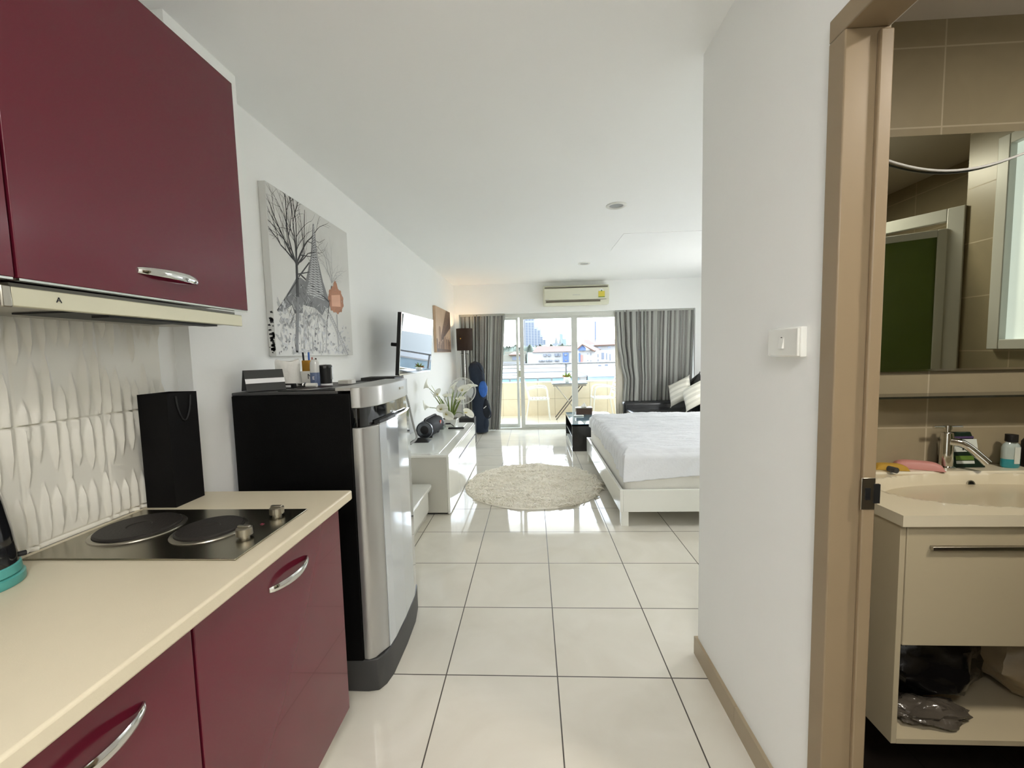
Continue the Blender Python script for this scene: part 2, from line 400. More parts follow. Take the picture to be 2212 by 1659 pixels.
# tiled splashback with raised feather relief
def splash():
    y0, y1, z0, z1 = .1, 1.42, .953, 1.60
    lens = []
    r = random.Random(3)
    tw = .2205
    for k in range(-4, 3):
        for row in range(3):
            ty = .991 + k * tw; tz = 1.284 - .32 + (row - 0) * .32 - 0.0
            n = 7
            for i in range(n):
                cy = ty + (i + .5) * tw / n
                for j in range(2):
                    cz = tz + (.05 + .22 * j) + r.uniform(-.05, .06)
                    lens.append((cy + r.uniform(-.004, .004), cz, r.uniform(.06, .12), r.uniform(.013, .021)))
    nu, nv = 460, 170
    buck = {}
    for L in lens: buck.setdefault(int(L[0] / .03), []).append(L)
    def fn(u, v):
        y = y0 + (y1 - y0) * u; z = z0 + (z1 - z0) * v; h = 0
        q = int(y / .03)
        for bk in (q - 1, q, q + 1):
            for cy, cz, l, wd in buck.get(bk, ()):
                t = abs(z - cz) / l
                if t < 1:
                    ww = wd * (1 - t) ** .8; d = abs(y - cy)
                    if d < ww: h = max(h, (1 - d / ww) * min(1, (1 - t) * 2))
        gy = abs(((y - .991 + tw / 2) % tw) - tw / 2); gz = abs(((z - 1.284 + .16) % .32) - .16)
        g = min(1, min(gy, gz) / .004)
        return (-1.325 + (.0115 * h) * g + .003 * g - .003, y, z)
    return B().grid(nu, nv, fn).box(-1.336, y0, z0, -1.3275, y1, z1)
struct('trim_2', splash(), M['splash'], sharp=60)

# ------------------------------------------------------------------ balcony door
dr = thing('door_1', 'sliding door', 'door'); del dr['label']; del dr['category']; dr['kind'] = 'structure'
F0, F1 = 7.76, 7.86
part('outer_frame', B().box(-1.33, 7.74, 2.09, 2.9, 7.9, 2.155).box(-1.33, 7.74, -.01, 2.9, 7.9, .03).box(-1.33, 7.74, .03, -1.28, 7.9, 2.09).box(2.86, 7.74, .03, 2.9, 7.9, 2.09), M['alu'], dr, bevel=.004)
def sash(x0, x1, y, st=.055, sr=.055):
    p = part('sash', B().box(x0, y, .03, x0 + st, y + .035, 2.09).box(x1 - sr, y, .03, x1, y + .035, 2.09).box(x0 + st, y, .03, x1 - sr, y + .035, .09).box(x0 + st, y, 2.05, x1 - sr, y + .035, 2.09), M['alu'], dr, bevel=.003)
    return p
s1 = sash(-1.28, -.256, 7.85, .05, .045); s2 = sash(-.228, .835, 7.76, .072, .11)
s3 = sash(.77, 1.86, 7.81, .06, .05); s4 = sash(1.80, 2.86, 7.85, .05, .05)
part('latch', B().box(-.262, 7.835, .98, -.225, 7.85, 1.10), mat('latch_grey', '#a5a48c', .4), dr, bevel=.003)
part('grab_bar', B().tube([(-1.23, 7.84, 1.15), (-.30, 7.84, 1.15)], .006).tube([(-1.23, 7.84, 1.015), (-.30, 7.84, 1.015)], .006), M['alu'], dr)
part('lock_button', B().lathe([(.012, 0), (.014, .01), (.0, .02)], (.74, 7.758, 2.11), 12, axis=(0, -1, 0)), M['chrome'], dr)

# ------------------------------------------------------------------ curtains
def curtain(name, xt0, xt1, fb0, fb1, z0, z1, y, folds, seed, amp=.045, shear=None, m=None, label='', cat='curtain', bulge=None, par=None, nu=260, nv=26):
    r = random.Random(seed); ph = [r.uniform(0, 6.28) for _ in range(6)]
    cloth_w = (xt1 - xt0) * 1.9
    def ed(v): return fb0(v), fb1(v)
    def fn(u, v):
        z = z0 + (z1 - z0) * v
        a, c = ed(v)
        uu = u + .018 * math.sin(6.28 * 3 * u + ph[0]) + .010 * math.sin(6.28 * 7 * u + ph[1])
        uq = min(1, max(0, uu if 0 < u < 1 else u))
        x = a + (c - a) * uq + (bulge(v) * (1 - uq) ** 3.5 if bulge else 0)
        am = amp * (.6 + .4 * (1 - v)) * (.75 + .35 * math.sin(7 * u + ph[2]))
        q = folds * 2 * math.pi * u
        y_ = y + am * math.sin(q) + am * .35 * math.sin(2.3 * q + ph[3] + 1.5 * (1 - v)) 
        x += am * .35 * math.cos(q)
        return (x, y_, z)
    bb = B().grid(nu, nv, fn, uvf=lambda u, v: (u * cloth_w, z0 + (z1 - z0) * v))
    return bb
# left curtain: its gathered folds swing to the right on the way down
lc = thing('curtain', 'grey striped curtain gathered left of the balcony door beside the floor lamp', 'curtain', (-.9, 7.7, 0))
def e0(v): return -1.30 + .50 * (1 - v) ** 1.4 * .75
def e1(v): return -.49 - .145 * (1 - v)
part('cloth', curtain('c', -1.31, -.49, lambda v: -1.315, lambda v: -.49 - .145 * (1 - v), .012, 2.15, 7.69, 12, 5, .05), M['curtain'], lc, sharp=180)
part('heading_tape', B().box(-1.31, 7.66, 2.12, -.49, 7.668, 2.152), M['curtain'], lc)
rc = thing('curtain', 'wide grey striped curtain hanging behind the black daybed right of the balcony door', 'curtain', (2.2, 7.7, 0))
def r0(v):
    return 1.51
def rb(v):
    z = .012 + 2.143 * v; pts = [(0, .08), (.28, .10), (.5, .13), (.9, .155), (1.2, .09), (1.6, .03), (2.16, 0)]
    for (a_, p_), (b_, q_) in zip(pts, pts[1:]):
        if z <= b_: t = (z - a_) / (b_ - a_); t = t * t * (3 - 2 * t); return p_ + (q_ - p_) * t
    return 0
part('cloth', curtain('c', 1.51, 2.9, r0, lambda v: 2.905 - .07 * (1 - v), .012, 2.155, 7.685, 17, 11, .05, nu=400, bulge=rb), M['curtain'], rc, sharp=180)
part('heading_tape', B().box(1.51, 7.66, 2.125, 2.89, 7.668, 2.155), M['curtain'], rc)
sh = tag(part('sheer_curtain', curtain('c', 1.5, 1.86, lambda v: 1.505 + .02 * (1 - v), lambda v: 1.86, .012, 2.13, 7.735, 5, 3, .012, nu=80), M['sheer'], None, sharp=180),
         'pale checked inner curtain showing at the left edge of the wide grey curtain', 'curtain')

# ------------------------------------------------------------------ air conditioner
ac = thing('air_conditioner', 'cream wall air conditioner with a yellow energy label above the balcony door', 'air conditioner', (.78, 7.6, 2.41))
b = B().prism([(7.598, 2.25), (7.44, 2.25), (7.40, 2.30), (7.385, 2.40), (7.385, 2.52), (7.41, 2.575), (7.46, 2.595), (7.598, 2.595)], .215, 1.355, 'x')
part('body', b, M['cream'], ac, bevel=.012)
part('front_panel', B().box(.235, 7.378, 2.335, 1.335, 7.388, 2.535), M['cream'], ac, bevel=.004)
part('air_grille', B().box(.24, 7.383, 2.553, 1.33, 7.40, 2.560).box(.24, 7.378, 2.54, 1.33, 7.39, 2.545).box(.25, 7.376, 2.328, 1.30, 7.386, 2.333), M['creamd'], ac)
part('air_outlet', B().prism([(7.43, 2.262), (7.392, 2.30), (7.389, 2.322), (7.42, 2.322)], .26, 1.20, 'x'), M['creamd'], ac)
part('outlet_flap', B().prism([(7.438, 2.250), (7.392, 2.295), (7.389, 2.290), (7.435, 2.245)], .25, 1.21, 'x'), M['cream'], ac)
el = part('energy_label', B().box(1.165, 7.3745, 2.375, 1.275, 7.378, 2.47, 0).box(1.165, 7.374, 2.362, 1.275, 7.378, 2.375, 1).lathe([(.034, 0), (.034, .003)], (1.22, 7.378, 2.476), 20, 2, axis=(0, -1, 0)).lathe([(.014, 0), (.014, .004)], (1.22, 7.378, 2.476), 16, 1, axis=(0, -1, 0)), [M['yellow'], M['green_l'], M['whitep']], ac)
part('badge', B().box(.72, 7.3765, 2.415, .85, 7.378, 2.421), M['ink3'], ac)
part('badge', B().box(.25, 7.3765, 2.352, .31, 7.378, 2.357), M['ink3'], ac)

# ------------------------------------------------------------------ ceiling lights
def downlight(x, y, label):
    t = thing('downlight', label, 'ceiling light', (x, y, CE), group='recessed downlights')
    part('ring', B().lathe([(.088, 0), (.088, -.006), (.075, -.012), (.062, -.008), (.058, .0)], (x, y, CE), 32), M['chrome' if y > 99 else 'fanw'], t)
    part('lens', B().lathe([(.058, -.002), (.0, -.003)], (x, y, CE), 24, cap=False), M['lens'], t)
downlight(.745, 3.715, 'nearer of the two round recessed downlights in the white ceiling')
downlight(.762, 6.06, 'farther round recessed downlight, small and close to the air conditioner')

for nm, lx, ly, rr_ in (('hallway', .15, -.6, .32), ('bed corner', 2.55, 2.95, .42), ('bathroom', 1.75, .45, .14)):
    zc = 2.66 if nm == 'bathroom' else CE
    t = thing('fill_lamp', 'added unseen ceiling fill lamp of the ' + nm, 'ceiling light', (lx, ly, zc))  # added housings for the fill lights, all out of view
    part('housing', B().lathe([(rr_ + .02, 0), (rr_ + .02, -.03), (rr_, -.045), (rr_, -.02), (0, -.02)], (lx, ly, zc), 40, cap=False), M['fanw'], t)

# ================================================================== KITCHEN
def bow_handle(y0, y1, x, z, out, parent, wd=.010, th=.0035):
    n = 24; vs = []; fs = []
    for i in range(n + 1):
        t = i / n; q = math.sin(math.pi * t); bx_ = x + out * q ** .7 + .001; w_ = wd * (.62 + .38 * q ** .5); y = y0 + (y1 - y0) * t
        for k in range(9):
            c_ = k / 8 * 2 - 1
            vs.append((bx_ + th * (1 - c_ * c_) * .9, y, z + w_ * c_))
        for k in range(9):
            c_ = 1 - k / 8 * 2
            vs.append((bx_ - th, y, z + w_ * c_))
    m_ = 18
    for i in range(n):
        for k in range(m_): fs.append((i * m_ + k, i * m_ + (k + 1) % m_, (i + 1) * m_ + (k + 1) % m_, (i + 1) * m_ + k))
    fs.append(tuple(range(m_))[::-1]); fs.append(tuple(n * m_ + k for k in range(m_)))
    return part('handle', B().add(vs, [f[::-1] for f in fs], 0, True), M['chrome'], parent, sharp=50)
# upper cabinets
uc = thing('wall_cabinet', 'burgundy wall cabinet directly above the cooker hood', 'cabinet', (-1.17, 1.13, 1.62), group='burgundy wall cabinets')
part('carcass', B().box(-1.332, .797, 1.63, -1.041, 1.466, 2.395), M['redd'], uc)
d = part('door', B().box(-1.04, .795, 1.617, -1.02, 1.468, 2.397), M['red'], uc, bevel=.0015)
bow_handle(1.052, 1.246, -1.02, 1.682, .028, d, .011)
part('edge_strip', B().box(-1.0415, .797, 1.612, -1.021, 1.466, 1.6165), M['chrome'], uc)
uc2 = thing('wall_cabinet', 'burgundy wall cabinet at the left edge, beyond the hood end', 'cabinet', (-1.17, .45, 1.62), group='burgundy wall cabinets')
part('carcass', B().box(-1.332, .12, 1.63, -1.041, .787, 2.395), M['redd'], uc2)
d = part('door', B().box(-1.04, .118, 1.617, -1.02, .789, 2.397), M['red'], uc2, bevel=.0015)
bow_handle(.36, .55, -1.02, 1.682, .028, d, .011)
part('edge_strip', B().box(-1.0415, .12, 1.612, -1.021, .787, 1.6165), M['chrome'], uc2)
# hood
hd = thing('cooker_hood', 'slim cream steel cooker hood under the burgundy wall cabinet', 'cooker hood', (-1.17, 1.11, 1.56))
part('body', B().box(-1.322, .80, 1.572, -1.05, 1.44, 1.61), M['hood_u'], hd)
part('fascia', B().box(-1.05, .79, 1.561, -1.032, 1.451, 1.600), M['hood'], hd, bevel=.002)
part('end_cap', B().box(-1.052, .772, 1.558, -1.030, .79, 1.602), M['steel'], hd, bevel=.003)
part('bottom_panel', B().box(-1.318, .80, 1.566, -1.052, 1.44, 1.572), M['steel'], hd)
part('grease_filter', B().box(-1.22, .93, 1.562, -1.06, 1.30, 1.566).box(-1.10, 1.0, 1.556, -1.055, 1.36, 1.5625), M['black'], hd)
text('lettering', 'A', .017, (-1.0315, .873, 1.582), (R(90), 0, R(90)), M['navyd'], hd)
# base cabinets
def base_cab(y0, y1, h0, h1, label, n):
    t = thing('base_cabinet', label, 'cabinet', (-1.0, (y0 + y1) / 2, 0), group='burgundy base cabinets')
    part('carcass', B().box(-1.32, y0 + .004, .105, -.747, y1 - .006, .917), M['redd'], t)
    dd = part('door', B().box(-.745, y0 + .002, .107, -.725, y1 - .002, .908), M['red'], t, bevel=.0015)
    bow_handle(h0, h1, -.725, .817, .03, dd, .011)
    part('plinth', B().box(-1.30, y0 + .01, 0, -.785, y1 - .02, .105, 0), M['whitem'], t)
base_cab(.80, 1.462, 1.049, 1.236, 'burgundy base cabinet with chrome bow handle under the hob, next to the fridge', 0)
base_cab(.37, .797, .50, .684, 'burgundy base cabinet at the bottom left, its chrome handle cut by the frame', 1)
wt = tag(part('worktop', B().box(-1.325, .22, .918, -.675, 1.472, .953), M['counter'], bevel=.006, seg=3), 'cream laminate kitchen worktop with a rounded front edge', 'worktop')
# hob
hb = thing('electric_hob', 'two-plate stainless steel electric hob set in the cream worktop', 'hob', (-1.0, 1.11, .953))
part('steel_plate', B().box(-1.292, .948, .953, -.735, 1.276, .958), M['steel_d'], hb, bevel=.002)
for cx, cy, rr in ((-1.155, 1.125, .100), (-.932, 1.115, .083)):
    q = part('hotplate', B().lathe([(rr, 0), (rr, .009), (rr - .004, .012), (rr * .3, .012), (rr * .27, .010), (0, .010)], (cx, cy, .9575), 48), M['iron'], hb, sharp=30)
    part('plate_ring', B().lathe([(rr + .012, 0), (rr + .010, .003), (rr + .001, .005), (rr + .001, 0)], (cx, cy, .9575), 48), M['steel'], q)
for cx, cy in ((-.80, 1.218), (-.797, 1.068)):
    q = part('knob', B().lathe([(.013, 0), (.013, .007), (.021, .008), (.0205, .026), (.018, .028), (0, .028)], (cx, cy, .958), 24), M['steel'], hb, sharp=30)
    part('grip', B().box(cx - .017, cy - .0045, .985, cx + .017, cy + .0045, .9915), M['steel'], q, bevel=.002)
part('pilot_light', B().lathe([(.006, 0), (.0055, .002), (0, .003)], (-.805, 1.155, .9578), 12), M['red'], hb)
# paper bag
bg_ = thing('paper_bag', 'tall black paper carrier bag standing against the tiles at the end of the hob', 'bag', (-1.25, 1.36, .953))
x0, x1, y0, y1, z0, z1 = -1.305, -1.203, 1.305, 1.425, .9535, 1.335
b = B()
b.add([(x0, y0, z0), (x1, y0, z0), (x1, y1, z0), (x0, y1, z0), (x0, y0, z1), (x1, y0, z1 + .002), (x1, y1, z1), (x0, y1, z1), ((x0 + x1) / 2 + .005, y0 + .012, z1 + .002), ((x0 + x1) / 2, y1 - .01, z1)],
      [(0, 3, 2, 1), (0, 1, 5, 8, 4), (1, 2, 6, 5), (2, 3, 7, 9, 6), (3, 0, 4, 7)])
part('bag_body', b, M['blackp'], bg_, solid=-.0008)
pts = [(-1.2, 1.335 + .06 * t, 1.325 - .085 * math.sin(math.pi * t) ** .6) for t in [i / 16 for i in range(17)]]
part('cord_handle', B().tube(pts, .0028, 8), M['black'], bg_)
pts = [(-1.303 + .0, 1.335 + .06 * t, 1.325 + .02 * math.sin(math.pi * t)) for t in [i / 12 for i in range(13)]]
# kettle
kt = thing('electric_kettle', 'dark electric kettle with a teal base at the left edge of the worktop', 'kettle', (-1.238, .815, .953))
part('power_base', B().lathe([(.079, .0005), (.081, .004), (.081, .020), (.077, .022), (0, .022)], (-1.238, .815, .953), 40), M['teal'], kt)
part('teal_band', B().lathe([(.074, .023), (.077, .026), (.076, .044), (.074, .046)], (-1.238, .815, .953), 40), M['teal'], kt)
part('jug', B().lathe([(.073, .046), (.0735, .06), (.068, .12), (.060, .18), (.052, .225), (.046, .235), (0, .24)], (-1.238, .815, .953), 40), M['kglass'], kt, sharp=60)
part('lid_knob', B().lathe([(.012, .235), (.016, .25), (.01, .262), (0, .264)], (-1.238, .815, .953), 20), M['black'], kt)
part('switch_lever', B().tube([(-1.20, .865, 1.008), (-1.193, .885, 1.006)], .006, 10), M['black'], kt)
hp = [(-1.29 + .01, .745, 1.15), (-1.275, .715, 1.14), (-1.27, .705, 1.10), (-1.272, .712, 1.05), (-1.27, .745, 1.02)]
part('handle', B().tube(hp, .011), M['black'], kt)

# ================================================================== FRIDGE
fr = thing('refrigerator', 'silver fronted fridge with black side panels next to the worktop', 'fridge', (-.98, 1.95, 0))
part('body', B().box(-1.25, 1.657, .02, -.748, 2.25, 1.292), M['fridge'], fr, bevel=.004)
part('top_panel', B().box(-1.25, 1.66, 1.292, -.80, 2.25, 1.305), M['plastic_d'], fr, bevel=.003)
prof = [(-.746, 1.657), (-.722, 1.654), (-.700, 1.668), (-.664, 1.738), (-.658, 1.80), (-.657, 1.95), (-.664, 2.12), (-.690, 2.248), (-.746, 2.248)]
dd = part('door', B().prism(prof, .148, 1.150), M['silver'], fr, bevel=.003)
front = [(-.664, 1.738), (-.658, 1.80), (-.657, 1.95), (-.664, 2.12), (-.690, 2.248), (-.695, 2.246), (-.672, 2.12), (-.668, 1.8), (-.672, 1.742)]
gp = [(x + .0035, y) for x, y in front[:5]] + front[5:]
part('glass_front', B().prism(gp, .150, 1.149), M['silverg'], dd)
part('handle_trim', B().prism([(x + .006, y) for x, y in front[:5]] + front[5:], 1.148, 1.156), M['chrome'], dd)
pr2 = [(-.746, 1.660), (-.726, 1.658), (-.708, 1.672), (-.690, 1.735), (-.684, 1.80), (-.683, 1.95), (-.688, 2.12), (-.700, 2.245), (-.746, 2.245)]
part('handle_recess', B().prism(pr2, 1.150, 1.232), M['blackg'], fr, bevel=.002)
part('grip_scoop', B().prism([(-.69, 1.75), (-.668, 1.76), (-.662, 1.85), (-.668, 1.97), (-.69, 2.0)], 1.151, 1.166), M['black'], fr)
part('door_cap', B().prism(prof, 1.232, 1.318), M['silver'], fr, bevel=.003)
part('top_deck', B().prism([(-.81, 1.662), (-.746, 1.66), (-.746, 2.246), (-.81, 2.246)], 1.305, 1.317), M['silver'], fr)
part('kickplate', B().prism([(-1.24, 1.660), (-.735, 1.656), (-.690, 1.664), (-.668, 1.70), (-.655, 1.76), (-.653, 1.95), (-.66, 2.12), (-.682, 2.248), (-1.24, 2.248)], .0, .145), M['plastic_d'], fr, bevel=.006)
part('badge', B().box(-.66, 2.02, 1.276, -.6555, 2.075, 1.288), M['steel'], fr)
# ---- things on the fridge
FT = 1.3055
tc_ = thing('tent_card', 'folded charcoal tent card with a white stripe on the left of the fridge top', 'card', (-1.165, 1.745, FT + .003), (0, 0, R(48)))
hw = .075
b = B()
for sgn, mm in ((-1, 0), (1, 0)):
    b.add([(-hw, sgn * .045, .0), (hw, sgn * .045, .0), (hw, sgn * .006, .088), (-hw, sgn * .006, .088)], [(0, 1, 2, 3) if sgn < 0 else (3, 2, 1, 0)])
b.add([(-hw, -.006, .088), (hw, -.006, .088), (hw, .006, .088), (-hw, .006, .088)], [(0, 1, 2, 3)])
part('folder', b, M['grey_f'], tc_, local=True, solid=.003)
def onf(t): return -.045 + (.039) * t - .0015, .088 * t + .001
a, c = onf(.36), onf(.58)
part('white_stripe', B().quad([(-hw, a[0] - .001, a[1]), (hw, a[0] - .001, a[1]), (hw, c[0] - .001, c[1]), (-hw, c[0] - .001, c[1])]), M['whitep'], tc_, local=True, solid=.0008)
def roll(u, v):
    t = 2 * math.pi * u; z = v * .128
    r = .052 * (1 + .05 * noise.noise(Vector((math.cos(t) * 2, math.sin(t) * 2, v * 3))) + .012 * math.sin(9 * t + 6 * v)) * (1 - .06 * (v > .97))
    return (-1.165 + r * math.cos(t), 1.93 + r * math.sin(t), FT + z + .006 * math.sin(2 * t) * v)
rl = thing('paper_towel_roll', 'crumpled white paper roll behind the tent card on the fridge', 'paper roll', (-1.165, 1.93, FT))
part('wrapped_paper', B().grid(48, 12, roll), M['paper'], rl)
part('roll_top', B().lathe([(.052, .124), (.02, .118), (.018, .06)], (-1.165, 1.93, FT), 30, cap=False), M['paper'], rl)
pc = thing('pen_holder', 'clear and beige pen holder with pens on the fridge, right of the paper roll', 'pen holder', (-1.10, 2.02, FT))
part('cup', B().box(-1.14, 1.985, FT, -1.075, 2.05, FT + .072), M['whitem'], pc, bevel=.004)
part('inner_card', B().box(-1.135, 2.0, FT + .07, -1.085, 2.045, FT + .125), M['gold'], pc)
text('lettering', 'M', .036, (-1.088, 1.984, FT + .045), (R(90), 0, 0), M['black'], pc)
for k, (dx, dy, h, mm, tx) in enumerate(((-.02, 0, .165, 'navyd', -.008), (-.004, .01, .165, 'blue', .0), (.012, .0, .14, 'pink', .006), (.02, .012, .135, 'brownl', .01))):
    p = tag(part('pen', B().tube([(-1.11 + dx, 2.02 + dy, FT + .01), (-1.11 + dx + tx, 2.02 + dy, FT + h)], .0045, 8), M[mm]),
            ['dark pen leaning left in the holder on the fridge', 'blue pen standing upright in the holder on the fridge', 'pink stick, shorter, in the holder on the fridge', 'brown stick at the right of the pens on the fridge'][k], 'pen', 'pens in the holder on the fridge')
dz = thing('deodorant_bottle', 'roll-on deodorant with blue label and clear cap on the fridge', 'deodorant', (-1.045, 1.95, FT))
part('bottle', B().lathe([(.021, 0), (.023, .006), (.0235, .05), (.0225, .066)], (-1.045, 1.95, FT), 28, sy=.75), mat('deo_label', '#5d6c8a', .3, var=.3, vscale=60), dz)
part('cap', B().lathe([(.0225, .066), (.0225, .09), (.0205, .115), (.014, .127), (0, .13)], (-1.045, 1.95, FT), 28, sy=.75), mat('deo_cap', '#cfd0cc', .2, coat=.4), dz)
text('lettering', 'E', .022, (-1.043, 1.931, FT + .04), (R(90), 0, 0), M['whitep'], dz)
bk = thing('travel_mug', 'small black plastic tub with a lid on the fridge beside the deodorant', 'tub', (-1.012, 1.99, FT))
part('tub', B().lathe([(.026, .01), (.027, .02), (.029, .085)], (-1.012, 1.99, FT), 28), M['black'], bk)
part('foot', B().lathe([(.029, 0), (.029, .01)], (-1.012, 1.99, FT), 28), M['whitep'], bk)
part('lid', B().lathe([(.031, .085), (.031, .097), (.026, .102), (0, .103)], (-1.012, 1.99, FT), 28), M['blackg'], bk)
part('side_clip', B().box(-.985, 1.985, FT + .03, -.978, 1.995, FT + .09), M['silver'], bk)
def sbox(name, label, x0, y0, x1, y1, h, mats, extra=None, z=FT):
    t = thing(name, label, 'box', ((x0 + x1) / 2, (y0 + y1) / 2, z))
    part('carton', B().box(x0, y0, z, x1, y1, z + h), mats[0], t, bevel=.001)
    if extra: part('label', B().box(*extra), mats[1], t)
    return t
sbox('small_box', 'small black carton with a white printed frame in front of the paper roll', -1.15, 1.845, -1.09, 1.875, .021, [M['black'], M['whitep']], (-1.145, 1.8442, FT + .005, -1.105, 1.845, FT + .015))
tag(part('foil_packet', B().box(-1.085, 1.85, FT, -1.05, 1.88, FT + .024), M['chrome'], bevel=.004), 'crumpled silver foil packet beside the black carton on the fridge', 'packet')
tag(part('small_tube', B().tube([(-1.045, 1.868, FT + .011), (-.995, 1.868, FT + .011)], .010, 12), M['whitem']), 'short white tube lying next to the foil packet on the fridge', 'tube')
sbox('small_box', 'small white and grey box lying near the right of the fridge top', -.99, 2.07, -.92, 2.12, .019, [M['whitem'], M['grey_side']], (-.991, 2.069, FT + .001, -.94, 2.0695, FT + .017))
mg = thing('magazine', 'thin dark magazine with a red line lying on the fridge top', 'magazine', (-.97, 1.8, FT))
part('cover', B().box(-1.06, 1.675, FT, -.82, 1.83, FT + .004).box(-1.04, 1.83, FT, -.82, 1.935, FT + .004), M['black'], mg)
part('red_line', B().quad([(-1.05, 1.70, FT + .0045), (-1.035, 1.70, FT + .0045), (-.90, 1.93, FT + .0045), (-.915, 1.93, FT + .0045)]), M['red'], mg)
part('grey_band', B().quad([(-.99, 1.68, FT + .0045), (-.93, 1.68, FT + .0045), (-.83, 1.87, FT + .0045), (-.86, 1.87, FT + .0045)]), M['silver'], mg)

# ================================================================== WALL PICTURES
X = -1.3645
cv = thing('canvas_print', 'large black and white canvas print of an iron tower behind bare trees', 'picture', (-1.385, 2.64, 1.9))
part('canvas', B().box(-1.404, 2.165, 1.455, -1.365, 3.12, 2.365), M['canvas'], cv, bevel=.002)
pr = B(); lay = [0]
def seg(y0, z0, y1, z1, w0, w1, m):
    lay[0] += 1; x = X + .00002 * (lay[0] % 60)
    d = Vector((y1 - y0, z1 - z0)); L = d.length
    if L < 1e-6: return
    nn = Vector((-d.y, d.x)) / L
    def cl(y, z): return (x, min(3.118, max(2.167, y)), min(2.363, max(1.457, z)))
    pr.quad([cl(y0 + nn.x * w0, z0 + nn.y * w0), cl(y0 - nn.x * w0, z0 - nn.y * w0), cl(y1 - nn.x * w1, z1 - nn.y * w1), cl(y1 + nn.x * w1, z1 + nn.y * w1)], m)
def poly(pts, m, dx=0):
    x = X + .0001 + dx; pr.quad([(x, y, z) for y, z in pts], m)
# tower: lattice spire widening to the platform and arched legs
poly([(2.628, 2.285), (2.642, 2.285), (2.665, 2.08), (2.585, 2.08)], 1)
poly([(2.585, 2.08), (2.665, 2.08), (2.72, 1.93), (2.50, 1.90)], 1, .0001)
poly([(2.50, 1.905), (2.72, 1.935), (2.80, 1.80), (2.76, 1.77), (2.40, 1.78), (2.42, 1.86)], 1, -.0001)
for k in range(60):
    z = 1.82 + .46 * k / 60; wd = .006 + .10 * ((2.285 - z) / .46) ** 1.6; cy = 2.615 + .02 * ((z - 1.82) / .46)
    s_ = 1 if k % 2 else -1
    seg(cy - wd * s_, z, cy + wd * s_, z + .02, .0018, .0018, 3)
seg(2.432, 1.915, 2.198, 1.70, .004, .004, 0); seg(2.455, 1.935, 2.80, 1.81, .006, .006, 0); seg(2.56, 2.03, 2.43, 1.92, .005, .005, 0); seg(2.56, 2.03, 2.66, 1.95, .004, .004, 0)
poly([(2.40, 1.905), (2.20, 1.695), (2.25, 1.70), (2.34, 1.745), (2.36, 1.70), (2.45, 1.71), (2.46, 1.76), (2.60, 1.755), (2.68, 1.715), (2.768, 1.80), (2.66, 1.86), (2.45, 1.92)], 1, -.0002)
for k in range(90):
    q_ = random.Random(k + 300); y = q_.uniform(2.21, 2.52); z = q_.uniform(1.52, 1.74); seg(y, z, y + q_.uniform(-.02, .02), z + q_.uniform(.01, .04), q_.uniform(.003, .012), .002, q_.choice((2, 2, 3)))
for k in range(40):
    q_ = random.Random(k + 700); y = q_.uniform(2.35, 2.72); z = q_.uniform(1.45, 1.76); seg(y, z, y + q_.uniform(-.01, .01), z + .05, .003, .001, q_.choice((1, 2)))
for k in range(26):   # feet of the tower: curved legs
    t = k / 25; y = 2.74 + .30 * t ** .8; z = 1.78 - .32 * t
    seg(y - .03, z, y + .012, z - .012, .003, .003, 2)
for (a0, a1) in ((0.0, .012), (.035, .012)):
    last = None
    for k in range(20):
        t = k / 19; y = 2.72 + .27 * t ** .8 + a0; z = 1.76 - .30 * t
        if last: seg(last[0], last[1], y, z, .0045, .0045, 2)
        last = (y, z)
last = None
for k in range(18):
    t = k / 17 * math.pi; y = 2.60 - .13 * math.cos(t); z = 1.60 + .12 * math.sin(t)
    if last: seg(last[0], last[1], y, z, .007, .007, 2)
    last = (y, z)
for k in range(150):   # lattice and snow on the pavilion roof
    t = random.Random(k).random(); y = 2.24 + .50 * t; zt = 1.69 + .22 * (1 - abs(t - .42) * 1.5); z = 1.62 + (zt - 1.62) * random.Random(k + 999).random() * .95
    sl = random.Random(k + 50).choice((.6, -.6, 1.4, -1.2)); seg(y, z, y + .03, z + .03 * sl, .0016, .0008, random.Random(k + 7).choice((0, 2, 3)))
# misty undergrowth
r2 = random.Random(5)
for k in range(230):
    y = r2.uniform(2.19, 3.08); z = 1.47 + r2.random() ** 1.7 * (.20 if y > 2.7 else .24)
    s = r2.uniform(.006, .022)
    seg(y, z, y + r2.uniform(-s, s) * 2, z + r2.uniform(0, s), s * .5, s * .25, r2.choice((2, 2, 3, 3, 1) if y < 2.75 else (3, 3, 2)))
# trees
def branch(y, z, ang, L, wd, dep, m, rr, spread=.5):
    if dep == 0 or wd < .0006: return
    n = 3; 
    for i in range(n):
        a2 = ang + rr.uniform(-.22, .22); y2 = y + math.cos(a2) * L / n; z2 = z + math.sin(a2) * L / n; w2 = wd * .86
        seg(y, z, y2, z2, wd, w2, m); y, z, ang, wd = y2, z2, a2, w2
        if rr.random() < .85: branch(y, z, ang + rr.choice((-1, 1)) * rr.uniform(.35, .8), L * rr.uniform(.5, .75), wd * .55, dep - 1, m, rr)
    branch(y, z, ang + rr.uniform(-.3, .3), L * .8, wd * .8, dep - 1, m, rr)
rr = random.Random(12)
seg(2.36, 1.475, 2.405, 1.80, .014, .014, 1); seg(2.405, 1.80, 2.415, 2.0, .014, .011, 0)
for a, L, wd in ((2.35, .28, .006), (1.95, .30, .006), (1.62, .30, .006), (1.25, .30, .005), (.85, .26, .006), (2.75, .2, .005), (.45, .2, .004)):
    branch(2.415, 2.0 - .02 * rr.random(), a, L * .8, wd * 1.25, 5, 0, rr)
seg(2.415, 1.98, 2.50, 2.06, .006, .005, 0); seg(2.50, 2.06, 2.54, 2.34, .004, .002, 0); seg(2.41, 1.93, 2.55, 1.97, .004, .003, 0)
rr = random.Random(4)
